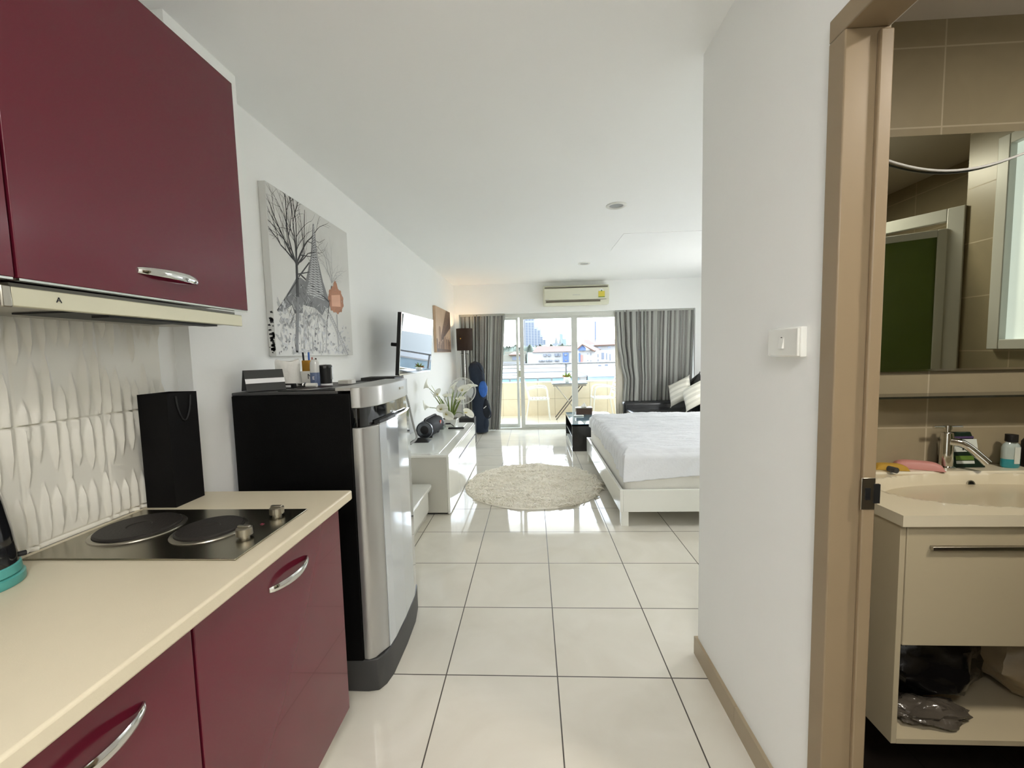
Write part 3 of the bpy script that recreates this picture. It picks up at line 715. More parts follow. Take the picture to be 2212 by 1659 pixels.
seg(2.70, 1.475, 2.75, 1.70, .006, .005, 2); seg(2.75, 1.70, 2.83, 1.93, .005, .004, 0)
for a, L in ((2.2, .12), (1.9, .12), (1.6, .13), (1.3, .13), (1.0, .12), (.6, .10)): branch(2.835, 1.95, a, L, .0034, 5, 2, rr)
seg(2.885, 1.475, 2.888, 1.74, .008, .007, 2)
# ornate copper sign
poly([(2.80, 1.76), (2.80, 1.88), (2.85, 1.905), (2.97, 1.915), (2.97, 1.79), (2.90, 1.765)], 4, .0012)
for k in range(22):
    t = k / 22 * 2 * math.pi; cy, cz = 2.888 + .098 * math.cos(t), 1.84 + .078 * math.sin(t); sq = .020 if k % 2 else .012
    poly([(cy + sq * math.cos(q), cz + sq * math.sin(q)) for q in [i * math.pi / 4 for i in range(8)]], 4, .0009)
poly([(2.85, 1.91), (2.862, 1.955), (2.888, 1.975), (2.91, 1.955), (2.93, 1.91)], 4, .001)
poly([(2.82, 1.79), (2.82, 1.865), (2.95, 1.885), (2.95, 1.80)], 5, .0014)
# the print wraps round the near edge
ed = B()
for k in range(34):
    z = 1.465 + .24 * r2.random(); x = r2.uniform(-1.40, -1.372); s = r2.uniform(.004, .016)
    ed.quad([(x, 2.1643, z), (min(x + s * 1.5, -1.366), 2.1643, z + r2.uniform(-.004, .004)), (min(x + s, -1.366), 2.1643, z + s), (x - .001, 2.1643, z + s * .8)])
part('wrapped_edge', ed, M['ink'], cv)
part('printed_scene', pr, [M['ink'], M['ink2'], M['ink3'], mat('print_mist', '#c2c4c6', .45), M['copper'], mat('print_copper_pale', '#d8a488', .5)], cv)
cv2 = thing('canvas_print', 'small sepia canvas print of a suspension bridge over a skyline', 'picture', (-1.385, 6.4, 1.8))
part('canvas', B().box(-1.404, 5.93, 1.475, -1.365, 6.98, 2.14), M['sepia'], cv2, bevel=.003)
q = B(); x = -1.3642
def P2(pts, m, dx=0): q.quad([(x + dx, y, z) for y, z in pts], m)
P2([(6.66, 2.135), (6.975, 2.135), (6.975, 1.88), (6.20, 1.62), (6.12, 1.60), (6.50, 1.98)], 1)
for k in range(9): P2([(6.15 + .08 * k, 1.62 + .042 * k), (6.16 + .08 * k, 1.62 + .042 * k), (6.66 + .03 * k, 2.13), (6.65 + .03 * k, 2.13)], 2, .0004)
P2([(6.10, 1.60), (6.24, 1.60), (6.24, 1.84), (6.20, 1.86), (6.13, 1.86), (6.10, 1.84)], 2, .0002)
r3 = random.Random(2); y = 5.94
while y < 6.95:
    wd = r3.uniform(.02, .05); h = r3.uniform(.04, .16) + (.06 if y > 6.3 else 0)
    P2([(y, 1.50), (min(y + wd, 6.975), 1.50), (min(y + wd, 6.975), 1.52 + h), (y, 1.52 + h)], 0 if r3.random() < .5 else 2, .0006); y += wd + .005
P2([(5.935, 1.48), (6.975, 1.48), (6.975, 1.515), (5.935, 1.53)], 1, .0007)
part('printed_scene', q, [M['sepiad'], M['sepiad'], M['sepiam']], cv2)

# ================================================================== TELEVISION
def mesh_box_rot(L, th, h):   # local: x = outwards, y = along the wall
    return B().box(-th, 0, 0, 0, L, h)
tv = thing('television', 'flat television on a wall bracket, its glossy screen reflecting the balcony', 'television', (-1.141, 3.5, 1.27), (0, R(5.0), R(-2.8)))
part('casing', B().box(-.035, 0, 0, -.002, .925, .54).box(-.075, .18, .08, -.035, .75, .42), M['black'], tv, local=True, bevel=.004)
part('bezel', B().box(-.002, 0, 0, .002, .925, .012).box(-.002, 0, .532, .002, .925, .54).box(-.002, 0, 0, .002, .008, .54).box(-.002, .917, 0, .002, .925, .54), M['chrome'], tv, local=True)
part('screen', B().box(-.002, .008, .03, .0008, .917, .532), mat('screen_glass', '#08090b', .015, spec=1.0, coat=1., coat_rough=.0), tv, local=True)
part('lower_trim', B().box(-.002, .008, .012, .0012, .917, .03), M['blackg'], tv, local=True)
br_ = part('wall_bracket', B().box(-.11, .35, .18, -.075, .58, .34).tube([(-.10, .46, .26), (-.26, .46, .26)], .018), M['black'], tv, local=True)
bx = thing('set_top_box', 'flat black box on a small wall shelf under the television', 'box', (-1.25, 3.3, 1.255))
part('casing', B().box(-1.35, 3.2, 1.250, -1.08, 3.4, 1.275), M['black'], bx, bevel=.003)
part('shelf', B().box(-1.404, 3.22, 1.238, -1.12, 3.38, 1.249), M['black'], bx)
cb = [(-1.145, 3.60, 1.255), (-1.19, 3.75, 1.24), (-1.22, 3.88, 1.12), (-1.225, 4.0, .98), (-1.235, 4.12, .82), (-1.23, 4.18, .70), (-1.20, 4.15, .60), (-1.22, 4.0, .567)]
def spline(pts, n=8):
    out = []; P = [Vector(p) for p in pts]
    for i in range(len(P) - 1):
        p0, p1, p2, p3 = P[max(i - 1, 0)], P[i], P[i + 1], P[min(i + 2, len(P) - 1)]
        for k in range(n):
            t = k / n; out.append(.5 * ((2 * p1) + (-p0 + p2) * t + (2 * p0 - 5 * p1 + 4 * p2 - p3) * t * t + (-p0 + 3 * p1 - 3 * p2 + p3) * t ** 3))
    out.append(P[-1]); return out
sp = spline(cb, 14)
tag(part('cable_sleeve', B().tube(sp, [.010 + .0018 * (i % 2) for i in range(len(sp))], 10), mat('grey_cable', '#9c9c98', .5)), 'grey spiral cable sleeve hanging from the television to the stand', 'cable')
tag(part('power_cable', B().tube(spline([(-1.16, 3.58, 1.25), (-1.23, 3.75, 1.05), (-1.27, 3.9, .8), (-1.28, 3.98, .56)]), .004, 8), M['black']), 'thin black cable hanging behind the grey cable sleeve', 'cable')

# ================================================================== MEDIA STAND, BENCH
ts = thing('media_stand', 'long glossy white media stand with drawers along the left wall', 'media stand', (-1.09, 4.45, 0))
prf = [(-1.40, 3.61), (-.785, 3.61), (-.785, 5.34), (-1.40, 5.34)]
part('carcass', B().box(-1.40, 3.612, .02, -.786, 5.34, .528), M['grey_side'], ts, bevel=.004)
top = [(-1.40, 3.608), (-.765, 3.608), (-.765, 5.27), (-.772, 5.31), (-.79, 5.335), (-.83, 5.345), (-1.40, 5.345)]
part('top_panel', B().prism(top, .528, .55), M['white'], ts, bevel=.003)
part('glass_inlay', B().box(-1.39, 3.66, .55, -.86, 5.29, .553), mat('white_glass', '#e9ece7', .2, coat=.25), ts)
part('door', B().box(-.785, 3.614, .012, -.764, 4.110, .527), M['white'], ts, bevel=.002)
d1 = part('drawer', B().box(-.785, 4.118, .405, -.764, 5.33, .527), M['white'], ts, bevel=.002)
d2 = part('drawer', B().box(-.785, 4.118, .012, -.764, 5.33, .382), M['white'], ts, bevel=.002)
part('finger_slot', B().box(-.784, 4.14, .384, -.772, 5.30, .403), mat('slot_plum', '#3f2c3a', .4), d1)
for y_ in (3.64, 5.25): part('foot', B().box(-1.36, y_, 0, -.80, y_ + .04, .02), M['black'], ts)
bn = thing('low_cabinet', 'low glossy white cabinet between the fridge and the media stand', 'cabinet', (-1.15, 3.0, 0))
part('carcass', B().box(-1.40, 2.42, .045, -.952, 3.56, .272), M['white'], bn, bevel=.003)
part('plinth', B().box(-1.39, 2.43, 0, -.968, 3.55, .045), M['grey_side'], bn)
part('top_panel', B().prism([(-1.40, 2.40), (-.925, 2.40), (-.915, 2.42), (-.905, 3.52), (-.915, 3.562), (-.935, 3.575), (-1.40, 3.575)], .272, .300), M['white'], bn, bevel=.006, seg=3)
part('drawer', B().box(-.953, 2.44, .07, -.942, 3.54, .262), M['white'], bn, bevel=.002)

# ---- on the stand
a = Vector((-1.158, 4.30, .648)); e = Vector((-1.135, 4.78, .648)); ax = (e - a).normalized()
sp_ = thing('portable_speaker', 'black cylindrical portable speaker with an orange badge on the media stand', 'speaker', (-1.15, 4.5, .553))
L = (e - a).length
part('fabric_body', B().lathe([(.078, .02), (.092, .05), (.095, L * .35), (.095, L * .65), (.092, L - .05), (.078, L - .02)], a, 40, axis=ax), mat('speaker_fabric', '#1b1d22', .7, var=.2, vscale=80, bump=.3, bscale=400), sp_)
for k, (s0, dr_) in enumerate(((a, 1), (e, -1))):
    q = part('end_ring', B().lathe([(.086, .03), (.092, .016), (.090, .002), (.084, -.002), (.082, .006)], s0, 40, axis=ax * dr_), mat('gunmetal', '#6d7076', .25, 1.), sp_)
    part('bass_cone', B().lathe([(.083, .004), (.06, .012), (.03, .0), (0, -.003)], s0, 36, axis=ax * dr_, cap=False), M['black'], q)
part('handle', B().tube(spline([a + Vector((0, .03, .085)), a + Vector((.0, .07, .105)), (a + e) / 2 + Vector((0, 0, .107)), e + Vector((0, -.07, .105)), e + Vector((0, -.03, .085))], 6), .012, 10), M['black'], sp_)
for y_ in (4.36, 4.66): part('foot', B().box(-1.20, y_, .553, -1.09, y_ + .06, .572), M['black'], sp_, bevel=.005)
q = part('badge', B().box(-1.058, 4.60, .655, -1.050, 4.65, .70), M['orange'], sp_, bevel=.002)
part('badge_mark', B().box(-1.0502, 4.615, .668, -1.0485, 4.622, .69).box(-1.0502, 4.628, .665, -1.0485, 4.636, .69), M['whitep'], q)
tag(part('black_cloth', B().grid(24, 16, lambda u, v: (-1.27 + .20 * u, 4.12 + .15 * v, .5535 + .035 * math.sin(math.pi * u) * math.sin(math.pi * v) + .02 * max(0, noise.noise(Vector((u * 4, v * 4, 1)))) * math.sin(math.pi * u) * math.sin(math.pi * v))), M['black'], solid=.002), 'crumpled black cloth lying in front of the speaker', 'cloth')
pt = thing('calla_lily_pot', 'white square pot of artificial white calla lilies on the media stand', 'flower pot', (-1.03, 5.08, .553))
part('pot', B().add([(-1.115, 5.02, .553), (-.965, 5.02, .553), (-.965, 5.15, .553), (-1.115, 5.15, .553), (-1.135, 5.0, .645), (-.94, 5.0, .645), (-.94, 5.17, .645), (-1.135, 5.17, .645)],
     [(0, 3, 2, 1), (4, 5, 6, 7), (0, 1, 5, 4), (1, 2, 6, 5), (2, 3, 7, 6), (3, 0, 4, 7)]), M['ceramic'], pt, bevel=.006)
part('gravel', B().box(-1.12, 5.015, .645, -.955, 5.155, .652), mat('soil', '#4d4638', .9, var=.3, vscale=90), pt)
def blade(p0, p1, wd, bend):
    p0, p1 = Vector(p0), Vector(p1); n = 8; bb = B(); side = (p1 - p0).cross(Vector((0, 1, .2))).normalized(); vs = []
    for i in range(n + 1):
        t = i / n; c_ = p0.lerp(p1, t) + Vector(bend) * math.sin(math.pi * t); w_ = wd * (1 - t ** 2.2) * (.6 + .4 * math.sin(math.pi * min(1, t + .25))) + .0006
        vs += [c_ - side * w_, c_ + Vector((0, -.003, 0)), c_ + side * w_]
    bb.add(vs, [f for i in range(n) for f in ((i * 3, i * 3 + 1, i * 3 + 4, i * 3 + 3), (i * 3 + 1, i * 3 + 2, i * 3 + 5, i * 3 + 4))], 0, True)
    return bb
base = Vector((-1.03, 5.08, .65))
for k, (tx, tz, dy, mm) in enumerate(((-1.27, .99, .0, 'green'), (-1.245, 1.07, -.02, 'greenp'), (-1.20, .96, .03, 'green'), (-1.05, .99, -.03, 'green'), (-1.0, 1.02, .02, 'greenp'), (-.98, .98, -.02, 'green'), (-.92, 1.03, 0, 'green'), (-.86, .96, .02, 'greenp'), (-.83, .98, -.02, 'green'), (-.95, .94, .0, 'greenp'))):
    part('leaf', blade(base + Vector(((tx + 1.03) * .12, dy, 0)), (tx, 5.08 + dy * 2, tz), .011, (0, 0, .02)), M[mm], pt, solid=.001)
def calla(head, face, s=1.):
    head = Vector(head); face = Vector(face).normalized()
    st = part('stem', B().tube(spline([base + Vector(((head.x + 1.03) * .15, 0, 0)), base.lerp(head, .5) + Vector((0, 0, .04)), head], 6), .004, 8), M['green'], pt)
    ma = Vector((0, 0, 1)).rotation_difference(face).to_matrix()
    def fn(u, v):
        t = 2 * math.pi * u; r_ = .006 + .040 * s * v ** 1.6; tip = (1 + math.cos(t)) / 2
        z = .085 * s * v * (.55 + .55 * tip) - .015 * s * v ** 3 * (1 - tip)
        r_ *= 1 + .35 * v * tip * v
        return head + ma @ Vector((r_ * math.cos(t), r_ * math.sin(t) * .85, z))
    f = part('flower', B().grid(20, 8, fn), M['petal'], pt, solid=.001)
    part('spadix', B().tube([head, head + ma @ Vector((0, 0, .05 * s))], [.005, .004], 8), M['spadix'], f)
for h, f, s in (((-1.275, 5.05, 1.03), (-.6, -.2, .75), 1.2), ((-1.155, 5.02, .93), (-.2, -.75, .65), 1.2), ((-1.27, 5.0, .80), (-.9, -.3, .35), 1.1), ((-1.08, 5.0, .90), (.5, -.3, .8), 1.),
                ((-1.13, 4.98, .77), (.3, -.8, .35), 1.3), ((-1.07, 4.97, .72), (.5, -.75, -.1), 1.2), ((-.97, 5.05, 1.0), (-.1, -.3, 1.), 1.1), ((-.87, 5.0, .98), (.35, -.7, .6), 1.3),
                ((-.80, 5.08, 1.0), (.6, -.2, .8), 1.2), ((-.86, 5.0, .72), (.8, -.4, .2), 1.3), ((-.92, 5.02, .86), (.5, -.4, .8), 1.)):
    calla(h, f, s)
tag(part('remote_control', B().box(-1.02, 4.86, .553, -.83, 4.90, .571), M['black'], bevel=.005), 'slim black remote control lying across the media stand in front of the lily pot', 'remote control')
gt = thing('glass_block', 'small clear glass block beside the speaker on the media stand', 'glass block', (-1.09, 4.86, .553))
part('block', B().box(-1.12, 4.84, .553, -1.07, 4.96, .59), mat('glass_block_mat', '#b9cfc8', .05, trans=.7, coat=.5), gt, bevel=.003)
part('foot', B().box(-1.105, 4.83, .553, -1.085, 4.84, .556), M['chrome'], gt)
tag(part('sunglasses', B().tube(spline([(-1.10, 4.95, .598), (-1.04, 4.97, .60), (-1.0, 4.95, .597), (-.96, 4.92, .575)]), .004, 8).box(-1.07, 4.965, .592, -1.01, 4.975, .61), M['black']), 'thin black wire frame resting on the glass block', 'glasses')

# ================================================================== LAMP, FAN, BAGS IN THE CORNER
fl = thing('floor_lamp', 'chrome floor lamp with a dark brown drum shade in the far left corner', 'lamp', (-1.19, 7.28, 0))
part('base', B().lathe([(.14, 0), (.14, .012), (.10, .02), (.014, .026)], (-1.19, 7.28, 0), 40), M['chrome'], fl)
part('pole', B().tube([(-1.19, 7.28, .02), (-1.19, 7.28, 1.70)], .012, 14), M['chrome'], fl)
part('bracket', B().tube(spline([(-1.26, 7.28, 1.55), (-1.26, 7.28, 1.46), (-1.24, 7.28, 1.44), (-1.14, 7.28, 1.44), (-1.12, 7.28, 1.46), (-1.12, 7.28, 1.55)], 6), .007, 8), M['chrome'], fl)
sh_ = part('lamp_shade', B().lathe([(.135, 1.50), (.139, 1.88)], (-1.18, 7.28, 0), 48, cap=False), M['shade'], fl, solid=-.003, sharp=180)
part('finial', B().lathe([(.0, -.012), (.013, 0), (.011, .008), (0, .014)], (-1.225, 7.15, 1.705), 16, axis=(-.3, -1, 0)), M['gold'], sh_)
bu = part('bulb', B().lathe([(.0, 1.62), (.02, 1.63), (.03, 1.66), (.027, 1.69), (.014, 1.72), (.013, 1.75)], (-1.18, 7.28, 0), 20), mat('bulb_glow', '#ffcf8a', .4, emit='#ffc070', es=12), fl)
ld = bpy.data.lights.new('lamp_bulb', 'POINT'); ld.energy = 4; ld.color = (1, .66, .34); ld.shadow_soft_size = .03
lo = bpy.data.objects.new('lamp_bulb', ld); C.objects.link(lo); lo.location = (-1.18, 7.28, 1.79)
fn_ = thing('pedestal_fan', 'white pedestal fan with a round wire guard behind the calla lilies', 'fan', (-1.16, 6.75, 0))
fc = Vector((-1.155, 6.75, .835)); fa = Vector((.25, -1, .05)).normalized()
part('base', B().lathe([(.19, 0), (.19, .015), (.12, .03), (.02, .045)], (-1.16, 6.85, 0), 36), M['fanw'], fn_)
part('pole', B().tube([(-1.16, 6.85, .04), (-1.16, 6.85, .80)], .013, 12), M['fanw'], fn_)
part('motor', B().lathe([(.05, -.16), (.065, -.12), (.065, -.04), (.03, -.03)], fc, 24, axis=fa), M['fanw'], fn_)
part('hub', B().lathe([(.0, .045), (.045, .038), (.05, .03), (.045, .02)], fc, 24, axis=fa), M['fanw'], fn_)
ma = Vector((0, 0, 1)).rotation_difference(fa).to_matrix()
g = B()
for z, rr_ in ((0, .215), (.0, .2)):
    pts = [fc + ma @ Vector((rr_ * math.cos(t), rr_ * math.sin(t), z)) for t in [i * 2 * math.pi / 48 for i in range(49)]]
    g.tube(pts, .006 if rr_ > .21 else .0015, 6)
for k in range(56):
    t = k * 2 * math.pi / 56
    for sg in (1, -1):
        g.tube([fc + ma @ Vector((r_ * math.cos(t + .25 * r_), r_ * math.sin(t + .25 * r_), sg * z_)) for r_, z_ in ((.045, .04), (.13, .038), (.19, .022), (.213, .0))], .0011, 4, cap=False)
part('guard', g, M['fanw'], fn_)
for k in range(3):
    t0 = k * 2.094
    def bf(u, v, t0=t0):
        r_ = .03 + .15 * v; t = t0 + (u - .5) * (1.25 - .2 * v)
        return fc + ma @ Vector((r_ * math.cos(t), r_ * math.sin(t), .01 * (u - .5) * 3))
    part('blade', B().grid(8, 6, bf), mat('fan_blade', '#b9bcbc', .25, var=.02), fn_, solid=.002)
gb = thing('golf_bag', 'tall navy travel bag standing against the left curtain', 'bag', (-.93, 7.42, 0))
def gbf(u, v):
    t = 2 * math.pi * u
    pro = [(0, .0, .0, .0), (.01, .135, .11, 0), (.25, .145, .115, .0), (.5, .14, .11, -.01), (.68, .13, .10, -.025), (.80, .14, .10, -.045), (.90, .135, .095, -.06), (.965, .10, .075, -.07), (1, .0, .0, -.075)]
    for i in range(len(pro) - 1):
        if v <= pro[i + 1][0]:
            f = (v - pro[i][0]) / (pro[i + 1][0] - pro[i][0]); f = f if i in (0, len(pro) - 2) else f * f * (3 - 2 * f)
            rx, ry, ox = [pro[i][j] + (pro[i + 1][j] - pro[i][j]) * f for j in (1, 2, 3)]; break
    k_ = 1 + .05 * noise.noise(Vector((math.cos(t) * 1.5, math.sin(t) * 1.5, v * 7)))
    return (-.955 + ox * 1.0 + rx * math.cos(t) * k_, 7.42 + ry * math.sin(t) * k_, .01 + 1.30 * v)
part('cover', B().grid(40, 60, gbf), M['navy'], gb)
part('strap', B().tube(spline([(-.93, 7.31, 1.18), (-.90, 7.30, 1.10), (-.88, 7.31, .98), (-.90, 7.32, .90)], 6), .010, 8, flat=.4).tube(spline([(-.96, 7.32, 1.24), (-.93, 7.305, 1.19), (-.885, 7.31, 1.12)], 6), .006, 8), M['navyd'], gb)
part('blue_pouch', B().grid(24, 16, lambda u, v: (-.885 + .078 * math.sin(math.pi * v) ** .45 * math.cos(2 * math.pi * u) * (1 + .12 * noise.noise(Vector((u * 6, v * 6, 2)))), 7.315 + .045 * math.sin(math.pi * v) ** .5 * math.sin(2 * math.pi * u), .66 + .30 * v)), M['blue'], gb)
part('side_pocket', B().grid(28, 20, lambda u, v: (-.845 + .085 * math.sin(math.pi * min(1, v * 1.0)) ** .5 * math.cos(2 * math.pi * u) * (1.15 - .45 * v), 7.36 + .06 * math.sin(math.pi * v) ** .5 * math.sin(2 * math.pi * u), .27 + .37 * v)), M['navyd'], gb)
part('lower_pouch', B().grid(24, 16, lambda u, v: (-.86 + .06 * math.sin(math.pi * v) ** .5 * math.cos(2 * math.pi * u), 7.36 + .05 * math.sin(math.pi * v) ** .5 * math.sin(2 * math.pi * u), .06 + .28 * v)), M['navy'], gb)
part('carry_loop', B().tube(spline([(-.80, 7.31, .50), (-.76, 7.30, .40), (-.77, 7.30, .31), (-.84, 7.30, .28)], 6), .010, 8), M['navy'], gb)
part('white_tag', B().add([(-.885, 7.296, .475), (-.835, 7.296, .515), (-.831, 7.296, .505), (-.881, 7.296, .463)], [(0, 1, 2, 3)]), M['whitep'], gb, solid=.004)
kc = thing('storage_box', 'dark box with pale diagonal stripes behind the far end of the media stand', 'box', (-1.0, 6.3, 0))
part('casing', B().box(-1.13, 6.2, .06, -.90, 6.4, .47), M['black'], kc, bevel=.004)
for z_ in (.40, .33, .26): part('stripe', B().add([(-1.11, 6.199, z_), (-.905, 6.199, z_ - .07), (-.905, 6.199, z_ - .085), (-1.11, 6.199, z_ - .015)], [(0, 1, 2, 3)]), M['ink3'], kc, solid=.003)
for x_ in (-1.11, -.95): part('castor', B().box(x_, 6.22, 0, x_ + .03, 6.38, .06), M['black'], kc)

# ================================================================== RUG
def rug():
    nr, nt_ = 150, 520; vs = [(-.02, 4.47, .045)]; fs = []
    def hgt(x, y, r):
        e_ = max(0, 1 - r ** 14)
        wx = x + .03 * noise.noise(Vector((x * 8, y * 8, 40))); wy = y + .02 * noise.noise(Vector((x * 9, y * 9, 50)))
        c1 = min(1, abs(noise.noise(Vector((wx * 4.5, wy * 15, 3)))) * 2.8)
        c2 = min(1, abs(noise.noise(Vector((wx * 11, wy * 27, 9)))) * 2.2 + .3)
        c3 = .85 + .3 * noise.noise(Vector((x * 45, y * 60, 5)))
        return .006 + e_ * (.010 + .058 * c1 ** .7 * c2 * c3 + .010 * noise.noise(Vector((x * 3, y * 6, 30))))
    for i in range(1, nr + 1):
        r = (i / nr)
        for j in range(nt_):
            t = 2 * math.pi * j / nt_
            R_ = .735 * (1 + .012 * noise.noise(Vector((math.cos(t) * 9, math.sin(t) * 9, 0))) * r ** 4)
            x = R_ * r * math.cos(t); y = R_ * r * math.sin(t)
            dx = .009 * noise.noise(Vector((x * 30, y * 30, 7))); dy = -.016 * noise.noise(Vector((x * 12, y * 26, 13)))
            vs.append((-.02 + x + dx, 4.47 + y * 1.02 + dy, hgt(x, y, r)))
    for j in range(nt_): fs.append((0, 1 + j, 1 + (j + 1) % nt_))
    for i in range(nr - 1):
        for j in range(nt_):
            a_ = 1 + i * nt_ + j; b_ = 1 + i * nt_ + (j + 1) % nt_
            fs.append((a_, a_ + nt_, b_ + nt_, b_))
    o = len(vs)
    for j in range(nt_):
        x, y, z = vs[1 + (nr - 1) * nt_ + j]; vs.append((x * 1 + (x + .05) * .004, y, .002))
    for j in range(nt_):
        a_ = 1 + (nr - 1) * nt_ + j; b_ = 1 + (nr - 1) * nt_ + (j + 1) % nt_
        fs.append((a_, o + j, o + (j + 1) % nt_, b_))
    bb = B().add(vs, fs, 0, True)
    rr_ = random.Random(21)
    for k in range(7500):     # shaggy tufts lying over in soft rows
        r = math.sqrt(rr_.random()) * .725; t = rr_.uniform(0, 2 * math.pi); x = r * math.cos(t); y = r * math.sin(t)
        a_ = 4.0 * noise.noise(Vector((x * 3, y * 5, 60))) + rr_.uniform(-.7, .7) - .6
        L = rr_.uniform(.035, .065); h0 = hgt(x, y, r / .735); d_ = Vector((math.cos(a_), math.sin(a_), 0)); sd = Vector((-d_.y, d_.x, 0))
        ring = []; cv_ = rr_.uniform(-.4, .4); rad = rr_.uniform(.004, .0075); lift = rr_.uniform(.010, .024)
        for i, q in enumerate((0, .35, .7, 1)):
            c_ = Vector((-.02 + x, 4.47 + y * 1.02, h0 * .55)) + d_ * L * q + sd * L * cv_ * q * q + Vector((0, 0, lift * math.sin(math.pi * (.15 + .75 * q))))
            if i == 3: c_.z = max(.006, c_.z - .004)
            w_ = rad * (1, 1.05, .8, .25)[i]
            for j in range(5):
                g_ = j * 2 * math.pi / 5; ring.append(c_ + sd * w_ * math.cos(g_) + Vector((0, 0, w_ * .8 * math.sin(g_))))
        bb.add(ring, [(i * 5 + j, i * 5 + (j + 1) % 5, (i + 1) * 5 + (j + 1) % 5, (i + 1) * 5 + j) for i in range(3) for j in range(5)] + [(15, 16, 17, 18, 19)], 0, True)
    return bb
tag(part('round_rug', rug(), M['wool'], sharp=180), 'round shaggy cream wool rug on the tiled floor', 'rug')

# ================================================================== BED
bd = thing('bed', 'white low bed frame with square legs', 'bed', (1.7, 4.4, 0))
part('side_rail', B().box(.69, 3.36, .125, .715, 5.44, .308), M['white'], bd, bevel=.002)
part('foot_rail', B().box(.715, 3.345, .125, 2.85, 3.37, .308), M['white'], bd, bevel=.002)
part('far_rail', B().box(.715, 5.415, .125, 2.85, 5.44, .308), M['white'], bd, bevel=.002)
part('corner_post', B().box(.689, 3.343, .125, .714, 3.36, .308), M['white'], bd, bevel=.002)
part('slat_base', B().box(.72, 3.375, .20, 2.85, 5.41, .225), M['whitem'], bd)
for x_, y_ in ((.70, 3.36), (.70, 5.36), (2.75, 3.36), (2.75, 5.36)): part('leg', B().box(x_, y_, 0, x_ + .06, y_ + .06, .125), M['white'], bd, bevel=.002)
part('headboard', B().box(2.86, 3.34, .1, 2.92, 5.44, .95), M['white'], bd, bevel=.004)
tag(part('mattress', B().box(.735, 3.385, .2255, 2.84, 5.395, .60), M['mattress'], bevel=.05, seg=5), 'thick white mattress lying in the white bed frame', 'mattress')
def sheet():
    x0, x1, y0, y1 = .735, 2.845, 3.385, 5.395; zt = .612; rad = .07
    bb = B()
    nu, nv = 300, 300; sk = .30   # the param plane runs past the mattress edge and folds down
    def prof(d):
        # d = distance past the start of the rounding; returns (outward, down)
        arc = rad * math.pi / 2
        if d <= 0: return 0, 0
        if d < arc: a_ = d / rad; return rad * math.sin(a_), rad * (1 - math.cos(a_))
        return rad, rad + (d - arc)
    def fn(u, v):
        # skirt length differs: left side short, corner long, front hem rises to the right
        X_ = -sk + u * (x1 - x0 + sk - rad) ; Y_ = -sk + v * (y1 - y0 + 2 * sk - 2 * rad * 0 - 0)
        # local coords from the inner rounded rectangle
        px = max(-sk, X_); py = Y_
        left = max(0, rad - px); front = max(0, rad - py); back = max(0, py - (y1 - y0 - rad))
        hem_f = .245 - .10 * min(1, max(0, (px - .0) / 1.4)) if px > 0 else .245
        hem_l = .20 + .09 * math.exp(-max(0, py) / .22) + .01 * math.sin(py * 9)
        left = min(left, hem_l); front = min(front, hem_f + .05); back = min(back, .14)
        ol, dl = prof(left); of, df = prof(front); ob, db = prof(back)
        x = x0 + rad + max(0, px - rad) - ol; y = y0 + rad + min(max(0, py - rad), y1 - y0 - 2 * rad) - of + ob
        dn = max(dl, df, db)
        z = zt - dn
        # wrinkles: long soft creases along x on top, gathers on the sides
        w_ = noise.noise(Vector((x * 1.3, y * 9 + x * 1.5, 4))) * .018 + (.5 - abs(noise.noise(Vector((x * 2.2, y * 17 + 5 * x, 8))))) * .042 + (.5 - abs(noise.noise(Vector((x * 5, y * 34 + 8 * x, 2))))) * .022
        if dl > .0 and df < .03:
            x -= .012 + .018 * noise.noise(Vector((dl * 2, y * 22 + dl * 6, 11))) + .008 * noise.noise(Vector((dl * 4, y * 60, 3)))
            z -= .004 * noise.noise(Vector((1, y * 26, 11)))
        if df > .0:
            y -= .008 + .010 * noise.noise(Vector((x * 12 + df * 14, df * 3, 1))) + .02 * min(1, df / .3) * math.exp(-max(0, px) / .18)
            x -= .02 * min(1, df / .3) * math.exp(-max(0, px) / .15)
        edge = 1 if dn < .02 else .4
        z += w_ * edge * 1.0 + .012 * math.exp(-((x - x0 - .1) ** 2) / .02) * noise.noise(Vector((3, y * 18, 5)))
        return (x, y, z)
    return bb.grid(nu, nv, fn)
tag(part('bed_sheet', sheet(), M['sheet'], sharp=180, solid=-.002), 'wrinkled white fitted sheet pulled loosely over the mattress', 'sheet')

nt_s = thing('added_bedside_table', 'added unseen white table under the globe fill lamp', 'table', (2.72, 5.72, 0))  # added only as a stand for the globe, hidden by the partition
part('cabinet', B().box(2.5, 5.52, .05, 2.95, 5.92, .50), M['white'], nt_s, bevel=.004)
part('foot', B().box(2.54, 5.56, 0, 2.91, 5.88, .05), M['black'], nt_s)
gl_ = thing('fill_globe', 'added unseen white globe lamp that fills the far end with light', 'lamp', (2.72, 5.72, .5))  # added glowing globe, out of view, brightens the far ceiling
part('base', B().lathe([(.08, 0), (.08, .012), (.02, .02), (.018, .42)], (2.72, 5.72, .5), 28), M['chrome'], gl_)
part('globe', B().lathe([(.02, .42), (.08, .445), (.12, .50), (.13, .55), (.12, .60), (.08, .655), (0, .68)], (2.72, 5.72, .5), 28), mat('globe_glow', '#ffffff', .4, emit='#ffffff', es=34), gl_)

